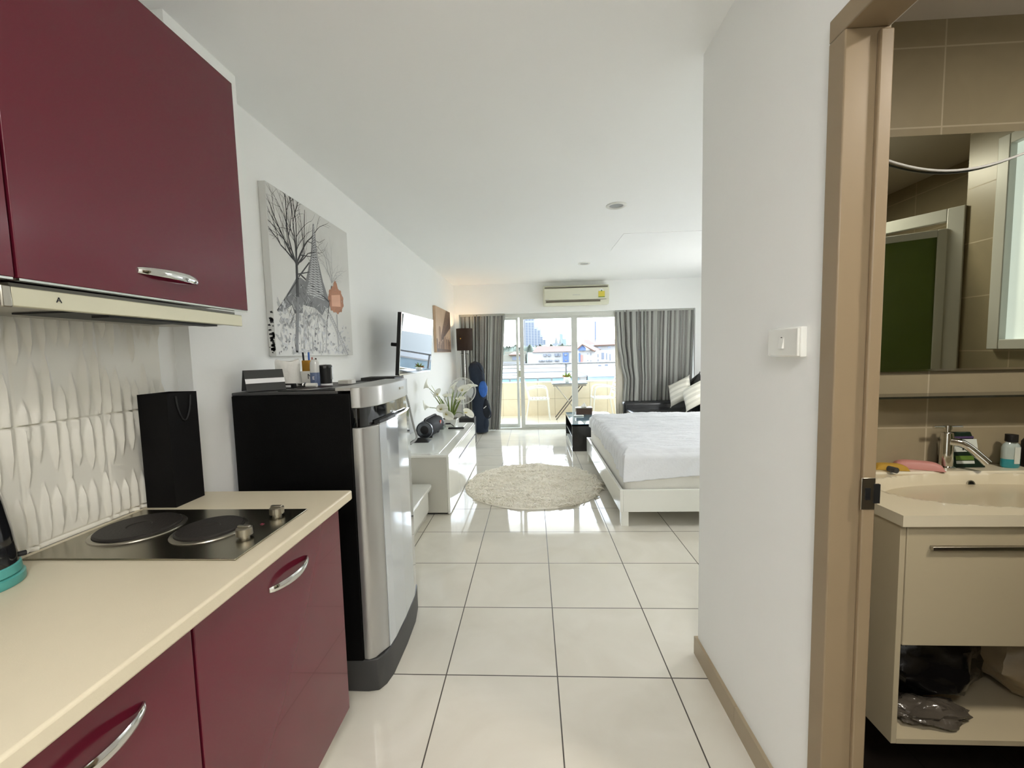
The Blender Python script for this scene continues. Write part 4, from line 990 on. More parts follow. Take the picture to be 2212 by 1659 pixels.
# ================================================================== COFFEE TABLE
ct = thing('coffee_table', 'black coffee table with a blue-grey glass top beyond the bed', 'table', (.9, 6.5, 0))
part('side_panel', B().box(.55, 5.95, .0, 1.25, 5.985, .385), M['wood_d'], ct, bevel=.002)
part('side_panel', B().box(.55, 7.10, .0, 1.25, 7.135, .385), M['wood_d'], ct, bevel=.002)
part('shelf', B().box(.56, 5.985, .17, 1.24, 7.10, .19), M['wood_d'], ct, bevel=.002)
part('top_frame', B().box(.55, 5.95, .365, 1.25, 7.135, .385), M['wood_d'], ct, bevel=.002)
part('bottom_board', B().box(.56, 5.985, .02, 1.24, 7.10, .04), M['white'], ct)
part('glass_top', B().box(.545, 5.945, .389, 1.255, 7.14, .40), M['tglass'], ct, bevel=.003)
tb = thing('tissue_box', 'dark brown tissue box with a white tissue on the coffee table', 'tissue box', (.82, 6.9, .40))
part('cover', B().box(.70, 6.84, .4005, .965, 6.98, .50), M['brownl'], tb, bevel=.004)
part('lid', B().box(.697, 6.837, .50, .968, 6.983, .512), M['steel'], tb, bevel=.003)
def tis(u, v):
    t = 2 * math.pi * u
    return (.835 + .01 * v + (.055 * (1 - v) ** 1.3 + .008 * math.sin(3 * t)) * math.cos(t), 6.91 + (.03 * (1 - v) + .008 * math.cos(2 * t)) * math.sin(t), .512 + .075 * v ** .8 + .006 * math.sin(4 * t) * (1 - v))
part('tissue', B().grid(24, 8, tis), M['paper'], tb)
tag(part('remote_control', B().box(.64, 6.62, .4005, .80, 6.665, .42), M['whitem'], bevel=.007, seg=3), 'white remote control lying at the near left of the coffee table top', 'remote control')

# ================================================================== DAYBED AND CUSHIONS
sf = thing('daybed', 'low black leather daybed under the wide grey curtain', 'daybed', (2.3, 7.0, 0))
part('seat', B().box(1.62, 6.55, .12, 2.9, 7.40, .42), M['leather'], sf, bevel=.05, seg=5)
part('back_bolster', B().box(1.58, 7.36, .12, 2.9, 7.56, .535), M['leather'], sf, bevel=.06, seg=5)
part('armrest', B().box(2.80, 6.50, .12, 2.98, 7.50, .93), M['leather'], sf, bevel=.06, seg=5)
for x_, y_ in ((1.7, 6.62), (2.84, 6.62), (1.7, 7.44), (2.84, 7.44)): part('leg', B().tube([(x_, y_, 0), (x_, y_, .12)], .02, 12), M['chrome'], sf)
def pillow(s=.23, th=.075):
    def mk(sg):
        def fn(u, v):
            a_ = 2 * u - 1; c_ = 2 * v - 1
            f = ((1 - abs(a_) ** 2.4) * (1 - abs(c_) ** 2.4)) ** .5
            pin = 1 - .09 * ((1 - a_ * a_) * c_ * c_ + (1 - c_ * c_) * a_ * a_)
            z = sg * th * f * (1 + .08 * noise.noise(Vector((a_ * 2, c_ * 2, sg))))
            return (s * a_ * pin, s * c_ * pin, z)
        return fn
    bb = B().grid(24, 24, mk(1), mf=lambda u, v: 1 if int(u * 9) % 2 else 0)
    b2 = B().grid(24, 24, mk(-1)); o_ = len(bb.v); bb.v += b2.v
    for f_, mm in zip(b2.f, b2.m): bb.f.append([i + o_ for i in f_][::-1]); bb.m.append(0); bb.sm.append(True)
    return bb
def cushion(label, loc, rot, s, mats, grp='scatter cushions on the daybed'):
    t = thing('cushion', label, 'cushion', loc, rot, grp)
    part('cover', pillow(s), mats, t, local=True, sharp=60)
    for sx, sy in ((1, 1), (-1, 1), (1, -1), (-1, -1)): part('corner_tassel', B().tube([(sx * s * .98, sy * s * .98, 0), (sx * s * 1.04, sy * s * 1.04, 0)], [.008, .004], 8), mats[0], t, local=True)
def lean(n, spin):
    n = Vector(n).normalized(); up = Vector((0, 0, 1)); xa = (up - n * up.dot(n)).normalized(); ya = n.cross(xa)
    x2 = xa * math.cos(spin) + ya * math.sin(spin); y2 = n.cross(x2)
    return Matrix((x2, y2, n)).transposed().to_euler()
cushion('farther silver striped cushion leaning on its edge by the curtain', (2.44, 7.02, .735), lean((-.80, -.42, .42), R(30)), .215, [M['cushions'], M['cushion']])
cushion('nearer white striped cushion with a pointed corner at the front of the daybed', (2.56, 6.70, .70), lean((-.78, -.45, .45), R(35)), .21, [M['cushion'], M['cushions']])
cushion('black leather cushion showing between the two pale cushions', (2.66, 6.98, .79), lean((-.9, -.3, .3), R(40)), .19, [M['leather'], M['leather']])

# ================================================================== SWITCH AND BATHROOM DOOR FRAME
sw = thing('light_switch', 'white single light switch on the wall beside the bathroom doorway', 'light switch', (.748, 1.256, 1.455))
part('back_box', B().box(.732, 1.178, 1.412, .75, 1.328, 1.496), M['ceramic'], sw, bevel=.003)
part('face_plate', B().box(.726, 1.182, 1.415, .733, 1.325, 1.493), M['ceramic'], sw, bevel=.002)
q = part('rocker', B().prism([(.7265, 1.436), (.7205, 1.436), (.7265, 1.474)], 1.245, 1.265, 'y'), M['ceramic'], sw)
part('marker', B().box(.7245, 1.252, 1.467, .7262, 1.258, 1.4695), M['black'], q)
df = thing('door_2', '', ''); del df['label']; del df['category']; df['kind'] = 'structure'
part('jamb', B().box(.738, 1.057, 0, .838, 1.112, 2.172), M['frame'], df, bevel=.003)
part('door_stop', B().box(.808, 1.045, 0, .838, 1.057, 2.16), M['frame'], df, bevel=.003)
part('jamb', B().box(.738, .235, 0, .838, .29, 2.172), M['frame'], df, bevel=.003)
part('head_jamb', B().box(.738, .235, 2.172, .838, 1.112, 2.225), M['frame'], df, bevel=.003)
part('strike_plate', B().box(.803, 1.0435, 1.035, .836, 1.046, 1.115), M['steel'], df, bevel=.001)
part('strike_lip', B().box(.832, 1.040, 1.052, .845, 1.046, 1.10), M['black'], df)
part('keeper', B().box(.812, 1.0415, 1.06, .824, 1.044, 1.09), M['black'], df)

# ================================================================== BATHROOM
BZ = .06
struct('floor_bathroom', B().box(.87, -1.3, -.1, 3.0, 1.86, .005), M['bathfl'])
struct('ceiling_bathroom', B().box(.87, -1.3, 2.66, 3.0, 1.86, 2.679), M['bceil'])
struct('wall_bathroom_back', B().box(.87, 1.75, 0, 3.0, 1.86, 2.66), M['bath'])
struct('wall_bathroom_left', B().box(.87, 1.115, 0, .885, 1.75, 2.66).box(.87, -1.3, 0, .885, .25, 2.66).box(.87, .25, 2.23, .885, 1.115, 2.66), M['bathx'])
struct('wall_bathroom_right', B().box(2.4, 1.0, 0, 2.5, 1.17, 2.66).box(2.4, 1.62, 0, 2.5, 1.75, 2.66).box(2.4, 1.17, 0, 2.5, 1.62, 1.40).box(2.4, 1.17, 2.46, 2.5, 1.62, 2.66).box(2.5, 1.0, 0, 3.0, 1.08, 2.66), M['bathx'])
struct('wall_bathroom_alcove', B().box(2.95, -1.3, 0, 3.0, 1.0, 2.66).box(.885, -1.3, 0, 2.95, -1.25, 2.66), M['bathx'])
wn = thing('window_1', '', ''); del wn['label']; del wn['category']; wn['kind'] = 'structure'
part('window_frame', B().box(2.37, 1.17, 1.40, 2.42, 1.225, 2.46).box(2.37, 1.565, 1.40, 2.42, 1.62, 2.46).box(2.37, 1.225, 1.40, 2.42, 1.565, 1.45).box(2.37, 1.225, 2.41, 2.42, 1.565, 2.46), M['alu'], wn, bevel=.004)
part('frosted_pane', B().box(2.405, 1.225, 1.45, 2.412, 1.565, 2.41), M['frosted'], wn)
# shower screen standing open in the alcove (seen in the mirror)
ss = thing('shower_screen', 'white framed shower door with green glass, seen in the bathroom mirror', 'shower door', (2.40, 1.0, 0))
def rotbox(o_, ang, x0, y0, z0, x1, y1, z1):
    bb = B().box(x0, y0, z0, x1, y1, z1); ca, sa = math.cos(ang), math.sin(ang)
    bb.v = [(o_[0] + x * ca - y * sa, o_[1] + x * sa + y * ca, z) for x, y, z in bb.v]; return bb
def merge(*bs):
    r_ = B()
    for k in bs: r_.add(k.v, k.f)
    return r_
an = math.atan2(-.29, -.18)
part('outer_frame', merge(rotbox((2.40, 1.0), an, 0, -.02, .01, .07, .02, 2.19), rotbox((2.40, 1.0), an, .07, -.02, 2.12, 1.0, .02, 2.19), rotbox((2.40, 1.0), an, .93, -.02, .01, 1.0, .02, 2.12)), M['alu'], ss, bevel=.003)
an2 = an - .42
part('door_frame', merge(rotbox((2.37, .96), an2, .02, -.015, .04, .06, .015, 2.08), rotbox((2.37, .96), an2, .06, -.015, 2.04, .50, .015, 2.08), rotbox((2.37, .96), an2, .50, -.015, .04, .54, .015, 2.08), rotbox((2.37, .96), an2, .06, -.015, .04, .50, .015, .08)), M['alu'], ss, bevel=.003)
part('green_glass', rotbox((2.37, .96), an2, .06, -.004, .08, .50, .004, 2.04), M['greeng'], ss)
part('door_handle', merge(rotbox((2.37, .96), an2, .46, -.05, 1.3, .475, .05, 1.45)), M['chrome'], ss)
# mirror
mi = thing('bathroom_mirror', 'large frameless mirror on the brown tiled bathroom wall', 'mirror', (1.7, 1.748, 1.78))
part('mirror_glass', B().box(1.16, 1.737, 1.338, 2.20, 1.742, 2.234), M['mirror'], mi)
part('backing', B().box(1.17, 1.742, 1.345, 2.19, 1.7495, 2.228), M['black'], mi)
part('bottom_clip', B().box(1.16, 1.735, 1.330, 2.20, 1.746, 1.338), M['chrome'], mi)
gsx = thing('glass_shelf', 'thin glass shelf across the bathroom wall under the mirror', 'shelf', (1.7, 1.70, 1.235))
part('shelf_glass', B().box(1.20, 1.64, 1.232, 2.2, 1.749, 1.240), mat('shelf_glass', '#46463a', .05, trans=.6), gsx)
part('shelf_bracket', B().box(1.3, 1.70, 1.222, 1.32, 1.749, 1.245).box(2.08, 1.70, 1.222, 2.10, 1.749, 1.245), M['chrome'], gsx)
ln = [(1.16 + .87 * t, 1.725, 2.245 - .135 * math.sin(math.pi * t) - .03 * t) for t in [i / 24 for i in range(25)]]
tag(part('white_cord', B().tube(ln, .0045, 8), M['whitep']), 'thin white cord looping across the top of the bathroom mirror', 'cord')
# vanity
vn = thing('vanity_unit', 'cream vanity unit with one long drawer and an open bottom shelf', 'vanity unit', (1.65, 1.5, .21))
VX0, VX1 = 1.078, 2.225
part('side_panel', B().box(VX0, 1.25, .214, VX0 + .016, 1.748, .905), M['vanity'], vn, bevel=.001)
part('side_panel', B().box(VX1 - .016, 1.25, .214, VX1, 1.748, .905), M['vanity'], vn, bevel=.001)
part('bottom_board', B().box(VX0 + .016, 1.25, .214, VX1 - .016, 1.748, .230), M['vanity'], vn)
part('back_panel', B().box(VX0 + .016, 1.74, .23, VX1 - .016, 1.748, .90), M['black'], vn)
q = part('drawer', B().box(VX0 + .020, 1.25, .532, VX1 - .02, 1.70, .903), M['vanity'], vn, bevel=.002)
part('handle', B().box(1.162, 1.238, .834, 2.14, 1.25, .845), M['steel'], q, bevel=.001)
bs = thing('wash_basin', 'wide cream ceramic wash basin with an oval bowl on the vanity unit', 'basin', (1.65, 1.5, .91))
def basin(u, v):
    x = 1.072 + 1.16 * u; y = 1.236 + .512 * v
    dx = (x - 1.655) / .46; dy = (y - 1.455) / (.165 if y < 1.455 else .185)
    r_ = (abs(dx) ** 2.3 + abs(dy) ** 2.3) ** (1 / 2.3)
    dep = 0
    if r_ < 1: dep = .125 * min(1, (1 - r_) / (.5 if y < 1.5 else .28)) ** .75
    if y > 1.64: dep = min(dep, .125 * max(0, (1.645 - y) / .005))
    return (x, y, .941 + (.006 if y > 1.648 else 0) - dep)
part('basin_top', B().grid(90, 70, basin).box(1.072, 1.236, .907, 1.09, 1.748, .9408).box(1.09, 1.236, .907, 2.214, 1.262, .9408).box(2.214, 1.236, .907, 2.232, 1.748, .9408), M['basin'], bs)
part('overflow_ring', B().lathe([(.014, 0), (.013, .004), (.009, .004), (.008, 0)], (1.650, 1.628, .905), 20, axis=(0, -1, .25)), M['chrome'], bs)
part('overflow_hole', B().lathe([(.0088, .001), (0, .001)], (1.650, 1.627, .905), 16, axis=(0, -1, .25)), M['black'], bs)
tp = thing('basin_tap', 'chrome basin tap with a T-bar handle and slanted spout', 'tap', (1.625, 1.70, .947))
part('body', B().lathe([(.030, 0), (.030, .006), (.021, .01), (.021, .125), (.018, .14), (.010, .143), (.010, .158)], (1.625, 1.70, .947), 24), M['chrome'], tp)
part('t_bar', B().tube([(1.572, 1.70, 1.110), (1.678, 1.70, 1.110)], .0055, 12).lathe([(.013, 0), (.013, .016)], (1.625, 1.70, 1.101), 16), M['chrome'], tp)
part('spout', B().tube(spline([(1.625, 1.69, 1.055), (1.66, 1.665, 1.045), (1.70, 1.62, .985)], 6), [.016] * 6 + [.0145] * 7, 14), M['chrome'], tp)
pk = thing('soap_refill_pack', 'dark green refill pouch with a white label behind the tap', 'pouch', (1.70, 1.725, .947))
part('pouch', B().add([(1.645, 1.695, .947), (1.772, 1.695, .947), (1.772, 1.735, .947), (1.645, 1.735, .947), (1.655, 1.722, 1.085), (1.735, 1.722, 1.085), (1.735, 1.73, 1.085), (1.655, 1.73, 1.085)], [(0, 3, 2, 1), (4, 5, 6, 7), (0, 1, 5, 4), (1, 2, 6, 5), (2, 3, 7, 6), (3, 0, 4, 7)]), M['pack'], pk, bevel=.003)
def on_pack(t): return 1.694 + .027 * t - .0012, .947 + .138 * t
def pq(xa, xb, t0, t1):
    (ya, za), (yb, zb) = on_pack(t0), on_pack(t1); return [(xa, ya, za), (xb, ya, za), (xb, yb, zb), (xa, yb, zb)]
part('label', B().quad(pq(1.660, 1.750, .45, .80)).quad(pq(1.662, 1.73, .12, .20)), M['packw'], pk, solid=.001)
part('green_band', B().quad(pq(1.662, 1.73, .22, .34)), M['packg'], pk, solid=.001)
part('purple_band', B().quad(pq(1.665, 1.74, .82, .88)), M['purple'], pk, solid=.001)
text('lettering', 'lsa', .046, (1.712, on_pack(.60)[0] - .002, on_pack(.60)[1]), (R(79), 0, 0), M['black'], pk)
mw = thing('mouthwash_bottle', 'mouthwash bottle with teal liquid and black cap by the tap', 'bottle', (1.865, 1.70, .947))
part('liquid_base', B().lathe([(.028, 0), (.032, .004), (.032, .035)], (1.865, 1.70, .947), 24, sy=.6), M['tealw'], mw)
part('bottle', B().lathe([(.032, .035), (.032, .08), (.026, .092), (.016, .102)], (1.865, 1.70, .947), 24, sy=.6), M['bottle'], mw)
part('label', B().box(1.858, 1.679, .965, 1.878, 1.6805, 1.03), M['packw'], mw)
part('cap', B().lathe([(.018, .102), (.018, .130), (0, .131)], (1.865, 1.70, .947), 20), M['black'], mw)
tag(part('black_bottle', B().lathe([(.028, 0), (.03, .01), (.03, .10), (.02, .118), (0, .12)], (1.945, 1.70, .947), 24), M['black']), 'black bottle at the right edge beside the mouthwash', 'bottle')
def pouchf(c_, L, W, H, ang):
    ca, sa = math.cos(ang), math.sin(ang)
    def fn(u, v):
        a_, b_ = 2 * u - 1, 2 * v - 1
        x = a_ * L; y = b_ * W; z = H * ((1 - a_ ** 4) * (1 - b_ ** 4)) ** .5
        return (c_[0] + x * ca - y * sa, c_[1] + x * sa + y * ca, c_[2] + z)
    def fb(u, v):
        p_ = fn(u, v); return (p_[0], p_[1], c_[2])
    return B().grid(16, 12, fn).grid(16, 12, fb)
tag(part('pink_pouch', pouchf((1.515, 1.695, .948), .075, .028, .030, R(-28)), M['pink']), 'flat pink plastic packet lying beside the tap', 'packet')
tag(part('sponge_cloth', pouchf((1.405, 1.690, .948), .055, .026, .022, R(-14)), M['yel']), 'folded yellow cleaning cloth at the left of the basin', 'cloth')
tag(part('tube_cap', B().lathe([(.011, 0), (.011, .03)], (1.372, 1.655, .9595), 16, axis=(.2, -1, 0)), M['plastic_d']), 'small dark round tube end beside the yellow cloth', 'tube')
# stuff on the open shelf
def lump(c_, rx, ry, rz, seed, k_=.18):
    def fn(u, v):
        t = 2 * math.pi * u; p_ = math.pi * v
        d_ = Vector((math.sin(p_) * math.cos(t), math.sin(p_) * math.sin(t), -math.cos(p_)))
        f = 1 + k_ * noise.noise(d_ * 2.2 + Vector((seed, 0, 0))) + k_ * .4 * noise.noise(d_ * 7 + Vector((seed, 3, 0)))
        return (c_[0] + rx * d_.x * f, c_[1] + ry * d_.y * f, max(.2305, c_[2] + rz * d_.z * f))
    return B().grid(36, 24, fn)
tag(part('black_plastic_bag', lump((1.34, 1.505, .36), .185, .175, .145, 1), M['bin']), 'black plastic bag filling the left of the open vanity shelf', 'bag')
tag(part('clear_plastic_bag', lump((1.25, 1.33, .255), .12, .055, .03, 5, .35), M['clearbag']), 'crumpled clear plastic bag at the front of the open vanity shelf', 'bag')
tag(part('beige_bag', lump((1.72, 1.45, .37), .17, .15, .14, 9), mat('beige_bag', '#8a7a60', .35, var=.2, vscale=9, bump=.5, bscale=14)), 'beige plastic-wrapped bundle at the right of the open vanity shelf', 'bag')

# ================================================================== BALCONY
struct('floor_balcony', B().box(-2.5, 7.74, -.15, 4.2, 9.75, -.03), M['bfloor'])
struct('ceiling_balcony', B().box(-2.5, 7.95, 2.72, 4.2, 9.95, 2.9), M['ceil'])
struct('wall_facade', B().box(-14, 7.94, -18, -1.6, 8.0, 14).box(3.12, 7.94, -18, 14, 8.0, 14).box(-1.6, 7.94, 2.8, 3.12, 8.0, 14).box(-1.6, 7.94, -18, 3.12, 8.0, -.15).box(-2.6, 8.0, -.15, -2.5, 9.95, 2.9).box(4.2, 8.0, -.15, 4.3, 9.95, 2.9), M['whitem'])
struct('wall_parapet', B().box(-2.5, 9.6, -.03, 4.2, 9.72, .735), M['bpar'])
struct('trim_3', B().box(-2.5, 9.585, .735, 4.2, 9.735, .755), M['whitem'])
rg = thing('balcony_railing', 'white tubular handrail above the balcony parapet', 'railing', (.76, 9.66, .755))
part('handrail', B().tube([(-2.4, 9.66, 1.16), (4.1, 9.66, 1.16)], .024, 12), mat('rail_grey', '#85868a', .4), rg)
for x_ in (-2.2, .77, 3.7): part('post', B().box(x_ - .02, 9.64, .755, x_ + .02, 9.68, 1.14), MATS['rail_grey'], rg)
def chair(label, loc, rz):
    t = thing('garden_chair', label, 'chair', loc, (0, 0, rz), 'white balcony chairs')
    wm = M['fanw']
    # local: x forward, y sideways, seat height .45
    for sy in (-.24, .24):
        part('front_leg', B().tube([(.245, sy, 0), (.215, sy, .45), (.20, sy, .60)], .014, 8), wm, t, local=True)
        part('rear_leg', B().tube([(-.27, sy, 0), (-.20, sy, .43), (-.24, sy, .66)], .014, 8), wm, t, local=True)
        part('armrest', B().tube(spline([(.20, sy, .58), (.18, sy, .67), (.10, sy, .705), (-.08, sy, .70), (-.24, sy, .66)], 5), .016, 8), wm, t, local=True)
        part('back_post', B().tube([(-.19, sy * .88, .44), (-.25, sy * .88, .66), (-.32, sy * .88, .90)], .012, 8), wm, t, local=True)
    part('seat', B().box(-.2, -.23, .432, .235, -.21, .45).box(-.2, .21, .432, .235, .23, .45), wm, t, local=True)
    for k in range(6): part('seat_slat', B().box(-.19 + .075 * k, -.23, .45, -.135 + .075 * k, .23, .462), wm, t, local=True)
    for k in range(5):
        z = .54 + .078 * k; x_ = -.215 - (z - .5) * .30
        part('back_slat', B().box(x_ - .006, -.21, z, x_ + .006, .21, z + .05), wm, t, local=True)
    return t
ch = chair('white slatted garden chair left of the balcony table, facing right', (.11, 9.16, -.03), 0)
dup(ch, (1.52, 9.16, -.03), (0, 0, math.pi), 'white slatted garden chair right of the balcony table, half behind the door frame')
tt = thing('folding_table', 'grey folding table with crossed legs on the balcony', 'table', (.78, 9.1, -.03))
part('table_top', B().box(.41, 8.82, .745, 1.15, 9.42, .772), mat('table_grey', '#7e858a', .4, var=.05), tt, bevel=.006)
part('apron', B().box(.43, 8.86, .70, 1.13, 8.88, .745).box(.43, 9.36, .70, 1.13, 9.38, .745), M['steel'], tt)
for yy in (8.95, 9.30):
    part('leg', B().tube([(.49, yy, -.03), (1.08, yy, .72)], .013, 8), mat('table_leg', '#5d5650', .4), tt)
    part('leg', B().tube([(1.07, yy + .03, -.03), (.48, yy + .03, .72)], .013, 8), M['steel'], tt)
pp = thing('potted_plant', 'small leafy plant in a round white pot on the balcony table', 'potted plant', (.735, 8.98, .772))
part('pot', B().lathe([(.03, 0), (.05, .01), (.075, .06), (.07, .10), (.055, .12), (.05, .118), (.0, .11)], (.735, 8.98, .772), 28), M['ceramic'], pp)
lf = B(); r4 = random.Random(8)
for k in range(60):
    t = r4.uniform(0, 6.28); l_ = r4.uniform(.07, .16); el_ = r4.uniform(.2, 1.3)
    d_ = Vector((math.cos(t) * math.cos(el_), math.sin(t) * math.cos(el_), math.sin(el_))); s_ = d_.orthogonal().normalized()
    p0 = Vector((.735, 8.98, .875)); pm = p0 + d_ * l_ * .6; p1 = p0 + d_ * l_ + Vector((0, 0, -.02))
    lf.quad([p0, pm + s_ * .014, p1, pm - s_ * .014], 0 if k % 5 else 1)
part('foliage', lf, [mat('plant_green', '#7c9a3c', .5, var=.3, vscale=30), mat('plant_red', '#b0664c', .5)], pp)

# ================================================================== THE CITY BEYOND
struct('ground', B().box(-3000, 30, -19, 3000, 4500, -18), M['ground'])
def bld(name, label, cat='building', grp=None): return thing(name, label, cat, (0, 0, 0), group=grp)
EY = 1.444
def far(x, z, k): return x * k, EY + (z - EY) * k
# stepped office tower
K = 6; Y = 900
ob = bld('office_tower', 'tall pale office tower with a stepped right side in the distance')
steps = [(-2.36, 1.1, 16), (1.1, 2.37, 10.3), (2.37, 3.3, 9.6), (3.3, 3.85, 7.6), (3.85, 4.9, 5.8)]
b = B()
for xa, xb, zt in steps: b.box(xa * K, Y, -18, xb * K, Y + 25, EY + (zt - EY) * K)
b.box(-3.5 * K, Y + 6, -18, -2.36 * K, Y + 25, EY + (16 - EY) * K)
part('walls', b, mat('tower_white', (.12, .123, .126), .8), ob)
wmesh = None; cols = [-2.2, -1.15, -.1, .95, 2.05, 3.0, 4.0]; n_ = 0
for ci, cx_ in enumerate(cols):
    ztop = [16, 16, 16, 10.0, 9.3, 7.2, 5.5][ci]; z = 3.4
    while z + .34 < ztop and n_ < 100:
        xx, zz = far(cx_, z, K)
        if wmesh is None:
            o_ = part('window', B().box(0, 0, 0, 4.7, .3, 2.2), mat('tower_glass', (.03, .045, .07), .5), ob); wmesh = o_.data
        else:
            o_ = bpy.data.objects.new('window', wmesh); C.objects.link(o_); o_.parent = ob
        o_.location = (xx, Y - .3, zz); z += .58 if not 11.2 < z < 11.6 else 1.2; n_ += 1
# spired roofs and hazy blocks
K = 6; Y = 780
sp2 = bld('spired_building', 'grey building with pointed spires on the skyline')
b = B().box(6.3 * K, Y, -18, 9.7 * K, Y + 20, EY + (4.0 - EY) * K)
part('walls', b, M['b_grey'], sp2)
for cx_, h_, w_ in ((7.5, 6.6, .55), (8.75, 5.9, .45)):
    xx, zz = far(cx_, 4.0, K); zt = EY + (h_ - EY) * K
    part('spire', B().lathe([(w_ * K, zz), (w_ * K * .75, zz + (zt - zz) * .35), (w_ * K * .2, zz + (zt - zz) * .7), (0, zt)], (xx, Y + 6, 0), 8, cap=False), M['b_dark'], sp2)
hz = bld('hazy_tower', 'small hazy blue-grey tower right of the spires')
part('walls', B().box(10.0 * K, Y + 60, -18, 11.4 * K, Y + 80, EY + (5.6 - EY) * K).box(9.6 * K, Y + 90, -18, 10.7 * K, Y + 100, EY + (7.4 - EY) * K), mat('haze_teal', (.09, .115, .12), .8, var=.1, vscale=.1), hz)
st_ = bld('slim_tower', 'very slim blue tower standing above the orange roofs')
part('walls', B().box(44.6 * 6, 1800, -18, 45.7 * 6, 1806, EY + (22.1 - EY) * 6), M['b_haze'], st_)
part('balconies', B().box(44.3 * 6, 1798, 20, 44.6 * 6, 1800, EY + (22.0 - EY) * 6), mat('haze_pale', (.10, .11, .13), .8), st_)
tr_ = bld('tree_line', 'dark green-grey band of trees behind the orange roofed block', 'trees'); tr_['kind'] = 'stuff'
def trf(u, v):
    x = -60 + 170 * u
    return (x, 330 + 6 * noise.noise(Vector((u * 40, v * 3, 1))), -18 + (24.6 + 2.5 * noise.noise(Vector((u * 60, 0, 3))) + 1.5 * noise.noise(Vector((u * 200, 0, 3)))) * math.sin(v * math.pi / 2))
part('canopy', B().grid(300, 10, trf), mat('far_foliage', (.085, .10, .08), .9, var=.3, vscale=.2), tr_)
# long white block with an orange roof
K = 2.5; Y = 150
lb = bld('apartment_block', 'long white apartment block with a pale orange hipped roof and a cobalt blue bay')
xa, _ = far(-.7, 0, K); xb, _ = far(5.9, 0, K); ze = EY + (1.40 - EY) * K
part('walls', B().box(xa, Y, -18, xb, Y + 14, ze), M['b_white'], lb)
xr0, zr = far(.75, 2.2, K)
part('roof', B().add([(far(.0, 0, K)[0], Y - .6, ze), (xb + 1, Y - .6, ze), (xb + 1, Y + 15, ze), (far(.0, 0, K)[0], Y + 15, ze), (xr0, Y + 7, zr + .3), (xb, Y + 7, zr)], [(0, 1, 5, 4), (1, 2, 5), (2, 3, 4, 5), (3, 0, 4)]), M['b_tile'], lb)
part('blue_bay', B().box(far(4.35, 0, K)[0], Y - .5, EY + (-.35 - EY) * K, far(5.15, 0, K)[0], Y, EY + (1.25 - EY) * K), M['b_blue'], lb)
wins = [(1.6, .95, .38, .30), (2.2, .95, .4, .3), (3.2, .95, .45, .35), (3.7, .95, .3, .35), (4.55, .95, .42, .30), (.9, .15, .5, .16), (1.35, .15, .4, .16), (1.95, .15, .4, .2), (2.4, .15, .4, .2), (3.2, .15, .6, .2), (4.6, .15, .35, .18)]
for wx, wz, ww, wh in wins:
    xx, zz = far(wx, wz, K); f = part('window', B().box(xx, Y - .62, zz - wh * K / 2, xx + ww * K, Y - .05, zz + wh * K / 2), M['b_glass'], lb)
    part('glazing_bar', B().box(xx + ww * K * .46, Y - .66, zz - wh * K / 2, xx + ww * K * .54, Y - .62, zz + wh * K / 2).box(xx, Y - .66, zz - .04 * K, xx + ww * K, Y - .62, zz + .0 * K), M['b_white'], f)
# right-hand house group
K = 2.5; Y = 112
rh = bld('orange_roofed_house', 'white house with orange hipped roofs and a blue gable at the right of the view')
x0_, _ = far(4.95, 0, K); x1_, _ = far(9.2, 0, K); ze = EY + (1.47 - EY) * K
part('walls', B().box(x0_, Y, -18, x1_, Y + 20, ze).box(far(6.6, 0, K)[0], Y + 8, ze, x1_ + 4, Y + 24, EY + (2.15 - EY) * K), M['b_white'], rh)
def F(x, z): return far(x, z, K)
g0, g1, gp_ = F(4.72, 1.78), F(5.75, 1.78), F(5.25, 2.16)
part('gable_wall', B().add([(F(4.85, 0)[0], Y - 1, ze), (F(5.65, 0)[0], Y - 1, ze), (F(5.65, 1.75)[0], Y - 1, F(0, 1.75)[1]), (gp_[0], Y - 1, gp_[1] - .1), (F(4.85, 1.75)[0], Y - 1, F(0, 1.75)[1])], [(0, 1, 2, 3, 4)]), M['b_blue'], rh, solid=.5)
part('roof', B().add([(F(4.75, 1.75)[0], Y - 1.5, F(0, 1.72)[1]), (gp_[0], Y - 1.5, gp_[1]), (F(6.55, 1.42)[0], Y - 1.5, F(0, 1.42)[1]), (F(4.9, 0)[0], Y + 12, F(0, 2.3)[1]), (F(5.7, 0)[0], Y + 12, F(0, 2.62)[1]), (F(7.7, 0)[0], Y + 6, F(0, 1.55)[1])], [(0, 1, 4, 3), (1, 2, 5, 4)]), M['b_tile'], rh, solid=.3)
part('roof', B().add([(F(5.9, 0)[0], Y + 8, F(0, 2.05)[1]), (F(7.35, 0)[0], Y + 8, F(0, 2.1)[1]), (F(6.75, 0)[0], Y + 14, F(0, 2.78)[1]), (F(6.2, 0)[0], Y + 14, F(0, 2.78)[1])], [(0, 1, 2, 3)]), M['b_tile'], rh, solid=.3)
part('roof', B().add([(F(7.0, 0)[0], Y + 7, F(0, 2.05)[1]), (F(10, 0)[0], Y + 7, F(0, 2.1)[1]), (F(10, 0)[0], Y + 16, F(0, 2.78)[1]), (F(7.7, 0)[0], Y + 16, F(0, 2.78)[1])], [(0, 1, 2, 3)]), M['b_tile'], rh, solid=.3)
part('red_panel', B().box(F(5.13, 0)[0], Y - .4, F(0, .1)[1], F(5.35, 0)[0], Y, F(0, 1.0)[1]), M['b_red'], rh)
part('blue_panel', B().box(F(4.9, 0)[0], Y - .4, F(0, .1)[1], F(5.1, 0)[0], Y, F(0, 1.2)[1]), M['b_blue'], rh)
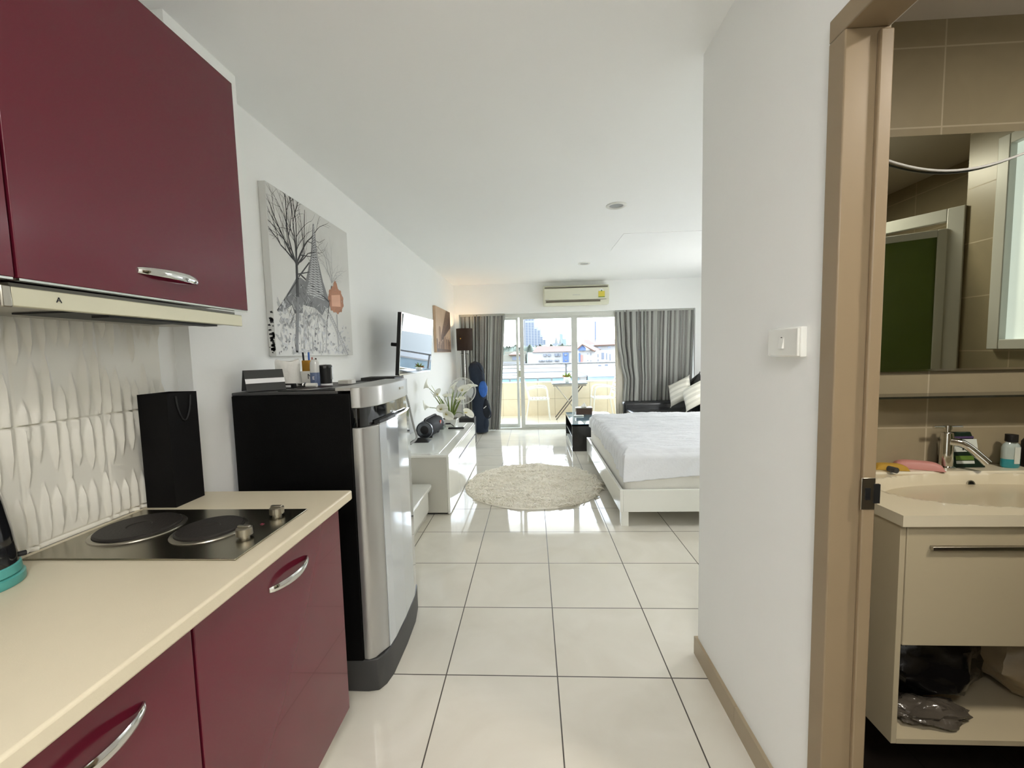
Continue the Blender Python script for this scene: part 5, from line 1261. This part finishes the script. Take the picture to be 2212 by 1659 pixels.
for wx, wz, ww, wh in ((5.85, 1.1, .08, .08), (5.85, .4, .08, .1), (5.85, -.25, .08, .1), (6.2, 1.1, .05, .28), (6.2, .3, .05, .25), (6.2, -.25, .05, .12), (6.95, .9, .06, .35), (6.95, .4, .07, .2), (7.35, .85, .25, .7), (7.85, .8, .08, .7), (8.2, .7, .08, .7), (7.0, 1.75, .3, .1), (8.0, 1.75, .3, .14), (7.0, -.25, .3, .3), (7.7, -.2, .3, .3)):
    xx, zz = F(wx, wz); part('window', B().box(xx, Y - .12, zz - wh * K / 2, xx + ww * K, Y + .05, zz + wh * K / 2), M['b_glass'], rh)
# left beige house
K = 2.5; Y = 150
lh = bld('beige_house', 'beige low house with a small orange gable at the left of the view')
part('walls', B().box(F(-4.2, 0)[0], Y, -18, F(-1.0, 0)[0], Y + 12, F(0, 1.15)[1]).box(F(-4.2, 0)[0], Y + 8, -18, F(-.9, 0)[0], Y + 16, F(0, 1.6)[1]), M['b_beige'], lh)
part('roof', B().add([(F(-3.4, 0)[0], Y - 1, F(0, 1.15)[1]), (F(-1.4, 0)[0], Y - 1, F(0, 1.15)[1]), (F(-2.6, 0)[0], Y + 5, F(0, 1.62)[1])], [(0, 1, 2)]), M['b_tile'], lh, solid=.3)
part('window', B().box(F(-2.9, 0)[0], Y - .1, F(0, .35)[1], F(-1.6, 0)[0], Y + .05, F(0, .85)[1]), M['b_glass'], lh)
part('balcony_edge', B().box(F(-4.2, 0)[0], Y - 2, F(0, -.1)[1], F(-1.0, 0)[0], Y, F(0, .15)[1]), M['b_roof'], lh)
# nearby flat-roofed annex with a ribbon of windows
an_ = bld('flat_roofed_annex', 'near low building with a pale flat roof and a ribbon of teal windows')
part('walls', B().box(-9, 30, -18, 3.85, 55, -.42), M['b_white'], an_)
part('roof_slab', B().box(-9.2, 29.8, -.42, 3.85, 55.2, -.30), M['b_roof'], an_)
for k in range(12):
    xx = -8.6 + k * 1.0; part('window', B().box(xx, 29.9, -1.4, xx + .90, 30.0, -.47), M['b_teal'], an_)
part('roof_beam', B().box(-9, 35, -.30, 3.4, 35.3, -.2).box(-9, 44, -.30, 3.4, 44.3, -.22), M['b_roof'], an_)
wb = bld('weathered_annex', 'near low building with a weathered pale blue wall at the right', 'building')
part('walls', B().box(3.9, 29, -18, 12, 45, -.35), M['b_weather'], wb)
part('roof_slab', B().box(3.87, 28.9, -.35, 12.1, 45, -.25), M['b_roof'], wb)
